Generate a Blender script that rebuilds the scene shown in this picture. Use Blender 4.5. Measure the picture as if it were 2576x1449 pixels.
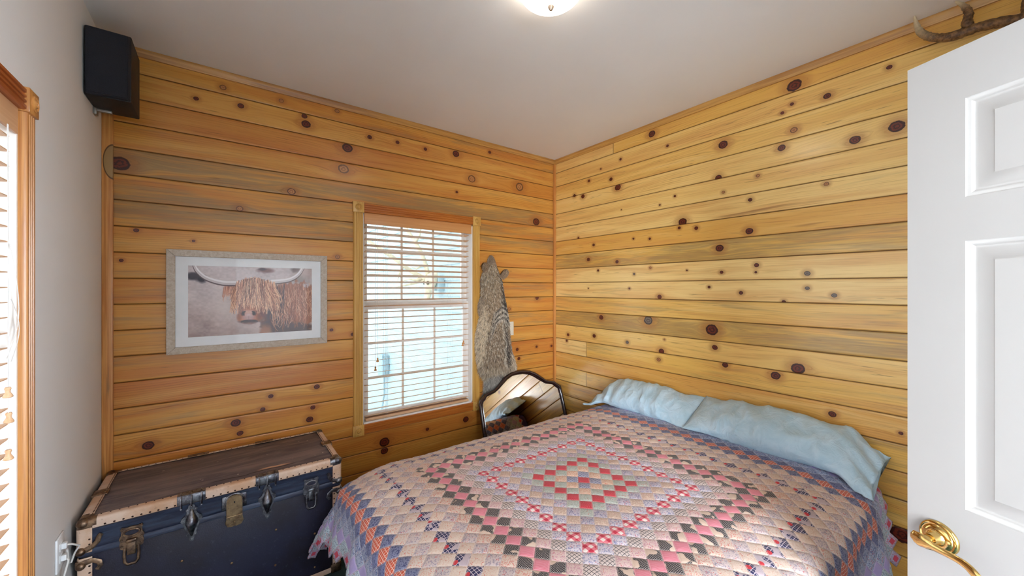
import bpy, bmesh, math, random
import numpy as np
from mathutils import Vector, Matrix, noise as mnoise

random.seed(7)
rng = np.random.default_rng(7)
SC = bpy.context.scene
COL = SC.collection
PI = math.pi
for _o in list(bpy.data.objects):
    bpy.data.objects.remove(_o)

# ------------------------------------------------------------------ camera
W, H = 2576, 1449
FPX = 974.57
CAM = Vector((-2.5702, -2.7420, 1.5))
YAW = math.radians(53.1495)
cam_d = bpy.data.cameras.new('camera'); cam = bpy.data.objects.new('camera', cam_d); COL.objects.link(cam)
cam_d.sensor_width = 36.0; cam_d.sensor_fit = 'HORIZONTAL'; cam_d.lens = FPX / W * 36.0
cam_d.clip_start = 0.02; cam_d.clip_end = 200
cam.location = CAM
cam.rotation_euler = (PI / 2, 0, YAW - PI / 2)
SC.camera = cam

# ------------------------------------------------------------------ light
SC.view_settings.view_transform = 'Standard'
SC.view_settings.look = 'None'
SC.view_settings.gamma = 1.0
SC.view_settings.use_curve_mapping = False
SC.view_settings.exposure = 0.96
SC.cycles.use_denoising = True
SC.cycles.max_bounces = 8
SC.cycles.diffuse_bounces = 5
SC.cycles.glossy_bounces = 4
SC.cycles.use_adaptive_sampling = True
SC.cycles.adaptive_threshold = 0.03
SC.cycles.transparent_max_bounces = 12
SC.cycles.sample_clamp_indirect = 8
SC.cycles.caustics_reflective = False
SC.cycles.caustics_refractive = False

wd = bpy.data.worlds.new('overcast_sky'); SC.world = wd; wd.use_nodes = True
wbg = wd.node_tree.nodes['Background']
wbg.inputs[0].default_value = (0.86, 0.95, 1.0, 1)
wbg.inputs[1].default_value = 1.85

def area_light(name, loc, rot, sx, sy, power, color, portal=False):
    d = bpy.data.lights.new(name, 'AREA'); d.shape = 'RECTANGLE'; d.size = sx; d.size_y = sy
    d.energy = power; d.color = color
    o = bpy.data.objects.new(name, d); COL.objects.link(o); o.location = loc; o.rotation_euler = rot
    if portal: d.cycles.is_portal = True
    return o
# portals only guide the sampling of the sky through the two windows
area_light('window_portal', (-1.36, 0.19, 1.30), (PI / 2, 0, PI), 0.9, 1.5, 1, (1, 1, 1), True)
area_light('window_portal', (-3.23, -1.42, 1.30), (PI / 2, 0, -PI / 2), 0.9, 1.5, 1, (1, 1, 1), True)
# added fill lights behind the camera, brightening the room through the doorway
area_light('fill_light_left', (-3.75, -5.6, 1.45), (PI / 2, 0, math.radians(-38)), 2.0, 2.2, 290, (0.86, 0.92, 1.0))
area_light('fill_light_right', (0.05, -5.5, 1.45), (PI / 2, 0, math.radians(45)), 1.8, 2.2, 680, (0.82, 0.90, 1.0))
# ------------------------------------------------------------------ helpers
def tag(o, label=None, cat=None, group=None, kind=None):
    if label: o['label'] = label
    if cat: o['category'] = cat
    if group: o['group'] = group
    if kind: o['kind'] = kind
    return o

def thing(name, loc, label=None, cat=None, group=None, kind=None, rotz=0.0):
    o = bpy.data.objects.new(name, None); COL.objects.link(o)
    o.empty_display_size = 0.05
    o.location = loc; o.rotation_euler = (0, 0, rotz)
    return tag(o, label, cat, group, kind)

def link(name, me, mat, parent=None, local=False, smooth=None):
    me.name = name
    if mat is not None:
        for m in (mat if isinstance(mat, (list, tuple)) else [mat]): me.materials.append(m)
    o = bpy.data.objects.new(name, me); COL.objects.link(o)
    if smooth is not None:
        me.polygons.foreach_set('use_smooth', np.ones(len(me.polygons), dtype=bool))
        if smooth < 179: me.set_sharp_from_angle(angle=math.radians(smooth))
    if parent is not None:
        o.parent = parent
        if not local:
            r = parent
            L = Vector((0, 0, 0))
            while r is not None:
                L += Vector(r.location); r = r.parent
            o.matrix_parent_inverse = Matrix.Identity(4)
            o.location = -L
    return o

class MB:
    def __init__(s): s.bm = bmesh.new(); s.mi = 0
    def _mat(s, geom):
        for f in geom: f.material_index = s.mi
    def box(s, x0, x1, y0, y1, z0, z1, bev=0.0, seg=2, M=None):
        v = [s.bm.verts.new(p) for p in ((x0,y0,z0),(x1,y0,z0),(x1,y1,z0),(x0,y1,z0),(x0,y0,z1),(x1,y0,z1),(x1,y1,z1),(x0,y1,z1))]
        fs = [s.bm.faces.new([v[i] for i in q]) for q in ((0,3,2,1),(4,5,6,7),(0,1,5,4),(1,2,6,5),(2,3,7,6),(3,0,4,7))]
        s._mat(fs)
        vs = v
        if bev > 0:
            es = {e for f in fs for e in f.edges}
            r = bmesh.ops.bevel(s.bm, geom=list(es), offset=bev, segments=seg, affect='EDGES', profile=0.5)
            s._mat(r['faces'])
            vs = list({vv for f in r['faces'] for vv in f.verts} | {vv for vv in v if vv.is_valid})
        if M is not None:
            bmesh.ops.transform(s.bm, matrix=M, verts=vs)
        return vs
    def tube(s, pts, rad, n=10, caps=True, flat=None):
        pts = [Vector(p) for p in pts]
        if not isinstance(rad, (list, tuple)): rad = [rad] * len(pts)
        rings = []; up = None
        for i, p in enumerate(pts):
            t = (pts[min(i + 1, len(pts) - 1)] - pts[max(i - 1, 0)])
            if t.length < 1e-9: t = Vector((0, 0, 1))
            t.normalize()
            if up is None:
                up = t.orthogonal().normalized() if flat is None else (Vector(flat) - t * t.dot(Vector(flat))).normalized()
            else:
                up = (up - t * up.dot(t)).normalized()
            b = t.cross(up)
            r = rad[i]; ra, rb = (r if isinstance(r, tuple) else (r, r))
            rings.append([s.bm.verts.new(p + up * (ra * math.cos(2*PI*k/n)) + b * (rb * math.sin(2*PI*k/n))) for k in range(n)])
        for a, b in zip(rings, rings[1:]):
            for k in range(n):
                s._mat([s.bm.faces.new((a[k], a[(k+1) % n], b[(k+1) % n], b[k]))])
        if caps:
            s._mat([s.bm.faces.new(rings[0][::-1]), s.bm.faces.new(rings[-1])])
        return [v for r in rings for v in r]
    def lathe(s, prof, org=(0,0,0), axis=(0,0,1), n=24, sc=(1,1)):
        ax = Vector(axis).normalized()
        u = (Vector((0,0,1)) - ax * ax.z) if abs(ax.z) < 0.99 else Vector((1,0,0))
        u.normalize(); w = ax.cross(u); org = Vector(org)
        rings = []
        for r, h in prof:
            if r < 1e-6: rings.append([s.bm.verts.new(org + ax * h)])
            else: rings.append([s.bm.verts.new(org + ax*h + u*(r*sc[0]*math.cos(2*PI*k/n)) + w*(r*sc[1]*math.sin(2*PI*k/n))) for k in range(n)])
        for a, b in zip(rings, rings[1:]):
            for k in range(n):
                k2 = (k+1) % n
                if len(a) == 1 and len(b) == 1: continue
                if len(a) == 1: f = (a[0], b[k2], b[k])
                elif len(b) == 1: f = (a[k], a[k2], b[0])
                else: f = (a[k], a[k2], b[k2], b[k])
                s._mat([s.bm.faces.new(f)])
        return [v for r in rings for v in r]
    def prism(s, pts, f0, f1, close=True):
        """pts: 2-D outline, f0/f1: functions mapping (a,b) to 3-D for the two faces"""
        a = [s.bm.verts.new(f0(*p)) for p in pts]; b = [s.bm.verts.new(f1(*p)) for p in pts]
        n = len(pts)
        fs = [s.bm.faces.new((a[i], a[(i+1) % n], b[(i+1) % n], b[i])) for i in range(n)]
        if close: fs += [s.bm.faces.new(a[::-1]), s.bm.faces.new(b)]
        s._mat(fs)
        return a + b
    def sheet(s, rows, closed=False):
        g = [[s.bm.verts.new(p) for p in r] for r in rows]
        for i in range(len(g) - 1):
            m = len(g[i])
            for j in range(m if closed else m - 1):
                s._mat([s.bm.faces.new((g[i][j], g[i][(j+1) % m], g[i+1][(j+1) % m], g[i+1][j]))])
        return g
    def build(s, name, mat, parent=None, local=False, smooth=35):
        bmesh.ops.recalc_face_normals(s.bm, faces=s.bm.faces[:])
        me = bpy.data.meshes.new(name); s.bm.to_mesh(me); s.bm.free()
        return link(name, me, mat, parent, local, smooth)

def np_mesh(name, V, F):
    me = bpy.data.meshes.new(name)
    V = np.ascontiguousarray(V, dtype=np.float32); F = np.ascontiguousarray(F, dtype=np.int32)
    k = F.shape[1]
    me.vertices.add(len(V)); me.vertices.foreach_set('co', V.ravel())
    me.loops.add(F.size); me.loops.foreach_set('vertex_index', F.ravel())
    me.polygons.add(len(F)); me.polygons.foreach_set('loop_start', np.arange(0, F.size, k, dtype=np.int32))
    me.polygons.foreach_set('loop_total', np.full(len(F), k, dtype=np.int32))
    me.update(calc_edges=True); me.validate()
    return me

def fattr(me, name, arr):
    a = me.attributes.new(name, 'FLOAT', 'POINT'); a.data.foreach_set('value', np.ascontiguousarray(arr, dtype=np.float32))
def cattr(me, name, arr):
    a = me.attributes.new(name, 'FLOAT_COLOR', 'POINT')
    c = np.ones((len(arr), 4), dtype=np.float32); c[:, :3] = arr; a.data.foreach_set('color', c.ravel())

def L(r, g, b):
    """sRGB 0-255 to linear"""
    return tuple(((c/255)/12.92 if c/255 <= 0.04045 else ((c/255+0.055)/1.055)**2.4) for c in (r, g, b)) + (1.0,)

# ------------------------------------------------------------------ node helper
class N:
    def __init__(s, name):
        s.m = bpy.data.materials.new(name); s.m.use_nodes = True
        s.t = s.m.node_tree; s.b = s.t.nodes['Principled BSDF']; s.out = s.t.nodes['Material Output']
    def put(s, sock, v):
        if v is None: return
        if isinstance(v, bpy.types.NodeSocket): s.t.links.new(v, sock)
        else:
            try: sock.default_value = v
            except Exception: sock.default_value = (v, v, v)
    def node(s, typ, ins=None, **kw):
        n = s.t.nodes.new(typ)
        for k, v in kw.items(): setattr(n, k, v)
        for k, v in (ins or {}).items(): s.put(n.inputs[k], v)
        return n
    def math(s, op, a, b=None, c=None, clamp=False):
        n = s.node('ShaderNodeMath', operation=op, use_clamp=clamp)
        s.put(n.inputs[0], a); s.put(n.inputs[1], b); s.put(n.inputs[2], c); return n.outputs[0]
    def attr(s, name, out='Fac'):
        return s.node('ShaderNodeAttribute', attribute_name=name).outputs[out]
    def xyz(s, x=0.0, y=0.0, z=0.0):
        return s.node('ShaderNodeCombineXYZ', {0: x, 1: y, 2: z}).outputs[0]
    def noise(s, vec, scale=1.0, detail=3.0, rough=0.5, dist=0.0, out=0):
        return s.node('ShaderNodeTexNoise', {'Vector': vec, 'Scale': scale, 'Detail': detail, 'Roughness': rough, 'Distortion': dist}).outputs[out]
    def vor(s, vec, scale=1.0, out='Distance', **kw):
        return s.node('ShaderNodeTexVoronoi', {'Vector': vec, 'Scale': scale}, **kw).outputs[out]
    def ss(s, v, a, b, lo=0.0, hi=1.0):
        return s.node('ShaderNodeMapRange', {'Value': v, 'From Min': a, 'From Max': b, 'To Min': lo, 'To Max': hi}, interpolation_type='SMOOTHSTEP').outputs[0]
    def mix(s, f, a, b, mode='MIX'):
        n = s.node('ShaderNodeMix', data_type='RGBA', blend_type=mode)
        s.put(n.inputs[0], f); s.put(n.inputs[6], a); s.put(n.inputs[7], b); return n.outputs[2]
    def ramp(s, f, stops, interp='LINEAR'):
        n = s.node('ShaderNodeValToRGB', {0: f}); cr = n.color_ramp; cr.interpolation = interp
        while len(cr.elements) > 1: cr.elements.remove(cr.elements[0])
        cr.elements[0].position = stops[0][0]; cr.elements[0].color = stops[0][1]
        for p, c in stops[1:]:
            e = cr.elements.new(p); e.color = c
        return n.outputs[0]
    def bump(s, h, strength=0.3, dist=0.01):
        return s.node('ShaderNodeBump', {'Height': h, 'Strength': strength, 'Distance': dist}).outputs[0]
    def sep(s, v):
        return s.node('ShaderNodeSeparateXYZ', {0: v}).outputs
    def obj(s): return s.node('ShaderNodeTexCoord').outputs['Object']
    def fin(s, col, rough=0.5, metal=0.0, normal=None, **kw):
        b = s.b; s.put(b.inputs['Base Color'], col); s.put(b.inputs['Roughness'], rough); s.put(b.inputs['Metallic'], metal)
        if normal is not None: s.put(b.inputs['Normal'], normal)
        for k, v in kw.items(): s.put(b.inputs[k.replace('_', ' ')], v)
        return s.m

def simple(name, c, rough=0.5, metal=0.0, var=0.08, scale=20.0, bump=0.0, bscale=60.0, **kw):
    n = N(name); v = n.obj()
    nz = n.noise(v, scale, 4.0)
    dark = tuple(x * (1 - var*2) for x in c[:3]) + (1,)
    lite = tuple(min(1, x * (1 + var)) for x in c[:3]) + (1,)
    col = n.mix(n.ss(nz, 0.3, 0.7), dark, lite)
    nm = n.bump(n.noise(v, bscale, 3.0), bump, 0.004) if bump else None
    return n.fin(col, rough, metal, nm, **kw)

# ------------------------------------------------------------------ materials
def mat_planks(name, base, pale, red, coat=0.35, ringk=0.45, stk=0.74, crough=0.24):
    n = N(name)
    gu, gv, pid = n.attr('gu'), n.attr('gv'), n.attr('pid')
    kd, kt, tone, stain, zz = n.attr('kd'), n.attr('kt'), n.attr('tone'), n.attr('stain'), n.attr('edge')
    off = n.math('MULTIPLY', pid, 17.3)
    # slow wander gives the cathedral figure
    wan = n.noise(n.xyz(n.math('MULTIPLY', gu, 1.1), n.math('MULTIPLY', gv, 5.0), off), 1.0, 2.0)
    gw = n.math('ADD', gv, n.math('MULTIPLY', n.math('SUBTRACT', wan, 0.5), 0.085))
    ring = n.math('SINE', n.math('MULTIPLY', gw, 520.0))
    ringf = n.ss(ring, 0.2, 1.0)
    fine = n.noise(n.xyz(n.math('MULTIPLY', gu, 3.5), n.math('MULTIPLY', gv, 190.0), off), 1.0, 3.0, 0.6)
    mid = n.noise(n.xyz(n.math('MULTIPLY', gu, 1.0), n.math('MULTIPLY', gw, 16.0), off), 1.0, 3.0, 0.6)
    col = n.mix(n.ss(tone, -1.0, 0.0), red, base)
    col = n.mix(n.ss(tone, 0.0, 1.0), col, pale)
    col = n.mix(n.math('MULTIPLY', n.ss(mid, 0.45, 0.66), 0.5), col, red)
    col = n.mix(n.math('MULTIPLY', n.ss(mid, 0.5, 0.25), 0.5), col, pale)
    # early / late wood
    dk = n.mix(1.0, col, (0.60, 0.46, 0.34, 1), 'MULTIPLY')
    band = n.noise(n.xyz(n.math('MULTIPLY', gu, 0.9), n.math('MULTIPLY', gv, 9.0), n.math('ADD', off, 3.0)), 1.0, 2.0)
    col = n.mix(n.math('MULTIPLY', n.math('MULTIPLY', ringf, n.ss(band, 0.35, 0.7)), ringk), col, dk)
    col = n.mix(n.math('MULTIPLY', n.ss(fine, 0.52, 0.76), 0.7), col, dk)
    # blue stain streaks
    st = n.noise(n.xyz(n.math('MULTIPLY', gu, 1.6), n.math('MULTIPLY', gw, 22.0), n.math('ADD', off, 9.0)), 1.0, 4.0, 0.62, 0.4)
    st2 = n.noise(n.xyz(n.math('MULTIPLY', gu, 5.0), n.math('MULTIPLY', gv, 120.0), off), 1.0, 3.0, 0.6)
    big = n.noise(n.xyz(n.math('MULTIPLY', gu, 0.55), n.math('MULTIPLY', gv, 3.0), n.math('ADD', off, 21.0)), 1.0, 1.0)
    thr = n.math('SUBTRACT', 0.83, n.math('MULTIPLY', stain, n.math('ADD', 0.22, n.math('MULTIPLY', big, 0.36))))
    sf = n.ss(n.math('SUBTRACT', st, thr), -0.10, 0.16)
    sf = n.math('MULTIPLY', sf, n.ss(st2, 0.25, 0.62, 0.45, 1.0))
    col = n.mix(n.math('MULTIPLY', sf, stk), col, n.mix(st2, L(112, 102, 80), L(150, 122, 80)))
    # pitch streaks
    pt = n.noise(n.xyz(n.math('MULTIPLY', gu, 1.3), n.math('MULTIPLY', gw, 30.0), n.math('ADD', off, 40.0)), 1.0, 2.0)
    col = n.mix(n.math('MULTIPLY', n.ss(pt, 0.70, 0.80), 0.55), col, L(120, 52, 18))
    # knots
    kn = n.noise(n.xyz(n.math('MULTIPLY', gu, 60.0), n.math('MULTIPLY', gv, 60.0), off), 1.0, 2.0)
    d = n.math('ADD', kd, n.math('MULTIPLY', n.math('SUBTRACT', kn, 0.5), 0.30))
    fl = n.noise(n.xyz(n.math('MULTIPLY', gu, 9.0), n.math('MULTIPLY', gv, 160.0), n.math('ADD', off, 60.0)), 1.0, 1.0)
    flb = n.noise(n.xyz(n.math('MULTIPLY', gu, 1.2), n.math('MULTIPLY', gv, 12.0), n.math('ADD', off, 70.0)), 1.0, 1.0)
    col = n.mix(n.math('MULTIPLY', n.math('MULTIPLY', n.ss(fl, 0.66, 0.76), n.ss(flb, 0.5, 0.62)), 0.6), col, L(120, 78, 36))
    halo = n.ss(d, 3.0, 1.0)
    col = n.mix(n.math('MULTIPLY', halo, 0.50), col, L(158, 88, 38))
    kring = n.math('SINE', n.math('ADD', n.math('MULTIPLY', d, 15.0), n.math('MULTIPLY', kn, 5.0)))
    core = n.mix(n.ss(kring, -0.5, 0.9), L(112, 42, 22), L(62, 22, 14))
    lite = n.mix(n.ss(kring, -0.4, 0.9), L(186, 128, 74), L(140, 84, 48))
    grey = n.mix(n.ss(kring, -0.4, 0.9), L(120, 104, 88), L(86, 66, 58))
    kc = n.mix(n.ss(kt, 0.4, 0.6), core, lite)
    kc = n.mix(n.ss(kt, 1.4, 1.6), kc, grey)
    kc = n.mix(n.math('MULTIPLY', n.ss(d, 0.72, 0.9), n.ss(kt, 2.0, 0.3, 0.75, 0.8)), kc, L(40, 16, 12))
    col = n.mix(n.ss(d, 1.06, 0.95), col, kc)
    # darker brown in the groove between boards
    col = n.mix(n.math('MULTIPLY', zz, 0.85), col, L(104, 60, 26))
    h = n.math('ADD', n.math('MULTIPLY', fine, 0.4), n.math('MULTIPLY', ringf, 0.3))
    nm = n.bump(h, 0.10, 0.002)
    return n.fin(col, 0.36, 0.0, nm, Coat_Weight=coat, Coat_Roughness=crough, Specular_IOR_Level=0.4)

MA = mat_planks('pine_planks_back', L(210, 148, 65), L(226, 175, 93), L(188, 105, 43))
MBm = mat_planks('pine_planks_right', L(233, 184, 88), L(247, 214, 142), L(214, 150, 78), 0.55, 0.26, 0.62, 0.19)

def mat_wood(name, c1, c2, axis='x', fine=140.0, rough=0.38, coat=0.2):
    n = N(name); p = n.sep(n.obj())
    a, b, c = {'x': (p[0], p[1], p[2]), 'y': (p[1], p[0], p[2]), 'z': (p[2], p[0], p[1])}[axis]
    v = n.xyz(n.math('MULTIPLY', a, 2.5), n.math('MULTIPLY', b, fine), n.math('MULTIPLY', c, fine))
    f = n.noise(v, 1.0, 3.0, 0.6)
    v2 = n.xyz(n.math('MULTIPLY', a, 1.5), n.math('MULTIPLY', b, 14.0), n.math('MULTIPLY', c, 14.0))
    g = n.noise(v2, 1.0, 3.0, 0.6)
    col = n.mix(n.ss(n.math('ADD', n.math('MULTIPLY', f, 0.6), n.math('MULTIPLY', g, 0.4)), 0.38, 0.62), c1, c2)
    return n.fin(col, rough, 0.0, n.bump(f, 0.08, 0.002), Coat_Weight=coat, Coat_Roughness=0.2)

OAKz = mat_wood('casing_oak_upright', L(218, 174, 96), L(194, 144, 68), 'z')
OAKx = mat_wood('casing_oak_level', L(196, 120, 48), L(166, 88, 30), 'x')
OAKy = mat_wood('casing_oak_level_left', L(178, 96, 42), L(138, 64, 24), 'y')
OAKz2 = mat_wood('casing_oak_upright_left', L(200, 140, 74), L(168, 104, 50), 'z')
TRIMx = mat_wood('ceiling_trim_back', L(200, 148, 76), L(158, 106, 50), 'x', 90)
TRIMy = mat_wood('ceiling_trim_right', L(208, 158, 84), L(172, 120, 58), 'y', 90)
TRIMz = mat_wood('corner_trim', L(214, 152, 84), L(186, 120, 60), 'z', 70)
BLINDW = mat_wood('blind_wood', L(232, 192, 152), L(220, 174, 130), 'x', 120, 0.45, 0.1)
BLINDW2 = mat_wood('blind_wood_left', L(232, 192, 152), L(220, 174, 130), 'y', 120, 0.45, 0.1)
VALW = mat_wood('valance_wood', L(216, 156, 98), L(206, 142, 84), 'x', 120, 0.45, 0.1)

def mat_wall(name, c, bscale=160.0, bs=0.12):
    n = N(name); v = n.obj()
    big = n.noise(v, 1.3, 3.0)
    col = n.mix(n.ss(big, 0.3, 0.7), tuple(x*0.965 for x in c[:3]) + (1,), c)
    h = n.math('ADD', n.noise(v, bscale, 4.0, 0.6), n.math('MULTIPLY', n.noise(v, bscale*0.3, 3.0), 0.7))
    return n.fin(col, 0.75, 0.0, n.bump(h, bs, 0.003))
PLASTER = mat_wall('wall_paint', L(222, 220, 218))
CEILM = mat_wall('ceiling_paint', L(236, 236, 236), 120.0, 0.10)
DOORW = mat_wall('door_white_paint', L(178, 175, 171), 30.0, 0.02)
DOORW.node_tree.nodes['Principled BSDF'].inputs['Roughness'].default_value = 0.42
WHITEV = simple('white_vinyl', L(240, 238, 234), 0.4, var=0.02)

def mat_carpet():
    n = N('teal_carpet'); v = n.obj()
    a = n.noise(v, 300.0, 3.0, 0.7); b = n.noise(v, 6.0, 3.0)
    col = n.mix(n.ss(a, 0.3, 0.7), L(26, 52, 60), L(62, 98, 100))
    col = n.mix(n.math('MULTIPLY', n.ss(b, 0.4, 0.7), 0.3), col, L(30, 56, 66))
    return n.fin(col, 0.95, 0.0, n.bump(a, 0.8, 0.01))
CARPET = mat_carpet()

def mat_siding():
    n = N('lap_siding_paint'); v = n.obj()
    p = n.sep(v)
    g = n.noise(n.xyz(p[0], n.math('MULTIPLY', p[1], 8.0), n.math('MULTIPLY', p[2], 90.0)), 1.0, 3.0, 0.6)
    col = n.mix(n.ss(g, 0.35, 0.65), L(158, 176, 182), L(174, 192, 197))
    return n.fin(col, 0.6, 0.0, n.bump(g, 0.3, 0.004))
SIDING = mat_siding()
CONCRETE = simple('pale_concrete', L(196, 200, 200), 0.85, var=0.06, scale=4, bump=0.3)

def mat_glass(name='window_glass', k=0.7):
    n = N(name); t = n.t
    tr = n.node('ShaderNodeBsdfTransparent', {'Color': (0.96, 0.98, 0.98, 1) if k > 0.5 else (1, 1, 1, 1)})
    gl = n.node('ShaderNodeBsdfGlossy', {'Color': (1, 1, 1, 1), 'Roughness': 0.02})
    fr = n.node('ShaderNodeFresnel', {'IOR': 1.45})
    mx = n.node('ShaderNodeMixShader', {0: n.math('MULTIPLY', fr.outputs[0], k), 1: tr.outputs[0], 2: gl.outputs[0]})
    t.links.new(mx.outputs[0], n.out.inputs[0]); t.nodes.remove(n.b)
    return n.m
GLASS = mat_glass()
PGLASS = mat_glass('picture_glass', 0.2)

BRASS = simple('polished_brass', L(222, 186, 116), 0.13, 1.0, var=0.03)
def mat_metal(name, a, b, rough=0.35, sc=40.0):
    n = N(name); v = n.obj(); z = n.noise(v, sc, 5.0, 0.65); z2 = n.noise(v, sc*4, 4.0, 0.65)
    col = n.mix(n.ss(z, 0.35, 0.65), a, b)
    return n.fin(col, n.ss(z2, 0.3, 0.7, rough, rough+0.2), 1.0, n.bump(z2, 0.25, 0.002))
AGED = mat_metal('aged_brass_fittings', L(158, 130, 104), L(98, 80, 70), 0.34)
STEEL = mat_metal('dark_steel_fittings', L(150, 152, 158), L(86, 84, 92), 0.28)
LOCKB = mat_metal('worn_brass_lock', L(168, 142, 108), L(120, 96, 74), 0.36)

def mat_trunk_body():
    n = N('trunk_navy_fibre'); v = n.obj()
    a = n.noise(v, 60.0, 4.0, 0.7); b = n.noise(v, 5.0, 4.0, 0.6); c = n.noise(v, 240.0, 2.0)
    col = n.mix(n.ss(b, 0.35, 0.65), L(31, 28, 40), L(36, 38, 60))
    col = n.mix(n.math('MULTIPLY', n.ss(a, 0.58, 0.75), 0.35), col, L(84, 84, 100))
    return n.fin(col, 0.52, 0.0, n.bump(c, 0.35, 0.002))
TBODY = mat_trunk_body()
def mat_trunk_lid():
    n = N('trunk_lid_band'); p = n.sep(n.obj())
    a = n.noise(n.xyz(n.math('MULTIPLY', p[0], 6.0), n.math('MULTIPLY', p[1], 6.0), n.math('MULTIPLY', p[2], 60.0)), 1.0, 4.0, 0.7)
    col = n.mix(n.ss(a, 0.4, 0.7), L(38, 44, 66), L(60, 74, 100))
    return n.fin(col, 0.4, 0.2, n.bump(a, 0.3, 0.002))
TLID = mat_trunk_lid()
def mat_trunk_top():
    n = N('trunk_top_canvas'); p = n.sep(n.obj())
    v = n.xyz(n.math('MULTIPLY', p[0], 3.0), n.math('MULTIPLY', p[1], 22.0), p[2])
    a = n.noise(v, 1.0, 5.0, 0.7, 0.6); w = n.noise(n.obj(), 260.0, 2.0)
    col = n.mix(n.ss(a, 0.35, 0.65), L(92, 80, 84), L(130, 114, 110))
    s = n.noise(n.obj(), 38.0, 1.0)
    col = n.mix(n.ss(s, 0.76, 0.80), col, L(176, 160, 146))
    # a torn crease
    d = n.math('ABSOLUTE', n.math('SUBTRACT', n.math('ADD', p[1], n.math('MULTIPLY', n.math('SUBTRACT', n.noise(n.xyz(n.math('MULTIPLY', p[0], 7.0)), 1.0, 3.0), 0.5), 0.05)), -0.455))
    m = n.math('MULTIPLY', n.ss(d, 0.005, 0.002), n.math('MULTIPLY', n.ss(p[0], -2.63, -2.58), n.ss(p[0], -2.24, -2.30)))
    col = n.mix(m, col, L(44, 34, 34))
    d2 = n.math('ABSOLUTE', n.math('SUBTRACT', n.math('ADD', p[1], n.math('MULTIPLY', n.math('SUBTRACT', n.noise(n.xyz(n.math('MULTIPLY', p[0], 9.0), 3.0), 1.0, 2.0), 0.5), 0.03)), -0.44))
    m2 = n.math('MULTIPLY', n.ss(d2, 0.011, 0.006), n.math('MULTIPLY', n.ss(p[0], -2.44, -2.38), n.ss(p[0], -2.27, -2.33)))
    col = n.mix(m2, col, L(206, 160, 128))
    return n.fin(col, 0.7, 0.0, n.bump(n.math('ADD', w, a), 0.35, 0.003))
TTOP = mat_trunk_top()
def mat_bind():
    n = N('trunk_tan_binding'); v = n.obj()
    a = n.noise(v, 9.0, 5.0, 0.65); b = n.noise(v, 70.0, 3.0)
    col = n.mix(n.ss(a, 0.35, 0.65), L(206, 166, 134), L(222, 196, 176))
    col = n.mix(n.math('MULTIPLY', n.ss(b, 0.62, 0.74), 0.5), col, L(148, 110, 88))
    return n.fin(col, 0.5, 0.0, n.bump(b, 0.15, 0.002))
BIND = mat_bind()
RIVET = mat_metal('dark_rivets', L(92, 70, 62), L(52, 40, 40), 0.4)

BLACKG = simple('speaker_grille_cloth', L(26, 27, 38), 0.8, var=0.25, scale=500, bump=0.5, bscale=700)
BLACKC = simple('speaker_black_vinyl', L(24, 19, 19), 0.6, var=0.2, scale=300, bump=0.2)
GREYM = simple('bracket_metal', L(150, 148, 142), 0.4, 0.7)
DARKF = simple('mirror_frame_mahogany', L(50, 30, 30), 0.22, var=0.2, scale=14, Coat_Weight=0.5, Coat_Roughness=0.12)
MIRROR = simple('mirror_silvering', (0.86, 0.86, 0.84, 1), 0.015, 1.0, var=0.0)
PLASTIC = simple('ivory_switch_plastic', L(232, 226, 208), 0.35, var=0.02)
WHITEP = simple('white_outlet_plastic', L(228, 230, 232), 0.35, var=0.02)
CORDM = simple('white_cord', L(226, 224, 220), 0.6, var=0.05)
FRAMEW = None
def mat_frame():
    n = N('driftwood_frame'); v = n.obj(); p = n.sep(v)
    a = n.noise(n.xyz(n.math('MULTIPLY', p[0], 60.0), p[1], n.math('MULTIPLY', p[2], 60.0)), 1.0, 5.0, 0.75, 0.8)
    b = n.noise(n.xyz(n.math('MULTIPLY', p[0], 14.0), p[1], n.math('MULTIPLY', p[2], 140.0)), 1.0, 4.0, 0.7)
    col = n.mix(n.ss(a, 0.35, 0.65), L(184, 168, 150), L(206, 196, 184))
    col = n.mix(n.math('MULTIPLY', n.ss(b, 0.55, 0.75), 0.35), col, L(136, 114, 96))
    return n.fin(col, 0.6, 0.0, n.bump(b, 0.2, 0.002))
FRAMEW = mat_frame()
MATB = simple('white_mat_board', L(244, 247, 252), 0.8, var=0.01)
def mat_col(name, rough=0.8, attr='col', **kw):
    n = N(name); c = n.attr(attr, 'Color'); return n.fin(c, rough, 0.0, None, **kw)
PRINT = mat_col('animal_print', 0.5)
FUR = mat_col('wild_fur', 0.75)

def mat_pillow():
    n = N('pale_blue_pillowcase'); v = n.obj()
    a = n.noise(v, 14.0, 4.0, 0.6, 0.8); b = n.noise(v, 700.0, 2.0)
    col = n.mix(n.ss(a, 0.35, 0.65), L(178, 208, 224), L(194, 218, 232))
    return n.fin(col, 0.85, 0.0, n.bump(n.math('ADD', n.math('MULTIPLY', a, 3.0), n.math('MULTIPLY', b, 0.2)), 0.5, 0.008), Sheen_Weight=0.2)
PILLOW = mat_pillow()
SHEET = simple('violet_sheet', L(78, 66, 142), 0.85, var=0.08, scale=8, bump=0.2, bscale=20)
SKIRT = simple('violet_blue_dust_ruffle', L(92, 84, 170), 0.85, var=0.1, scale=6, bump=0.2, bscale=30)
def mat_antler():
    n = N('antler_bark'); v = n.obj(); t = n.attr('tip')
    a = n.noise(v, 60.0, 4.0, 0.7)
    col = n.mix(n.ss(a, 0.35, 0.65), L(74, 48, 24), L(140, 102, 62))
    col = n.mix(n.ss(t, 0.55, 1.0), col, L(214, 196, 158))
    return n.fin(col, 0.5, 0.0, n.bump(a, 0.8, 0.006))
ANTLER = mat_antler()
BONE = simple('weathered_bone', L(214, 196, 168), 0.6, var=0.12, scale=18, bump=0.4)
BONED = simple('bone_sockets', L(96, 80, 64), 0.8, var=0.2)
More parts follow.
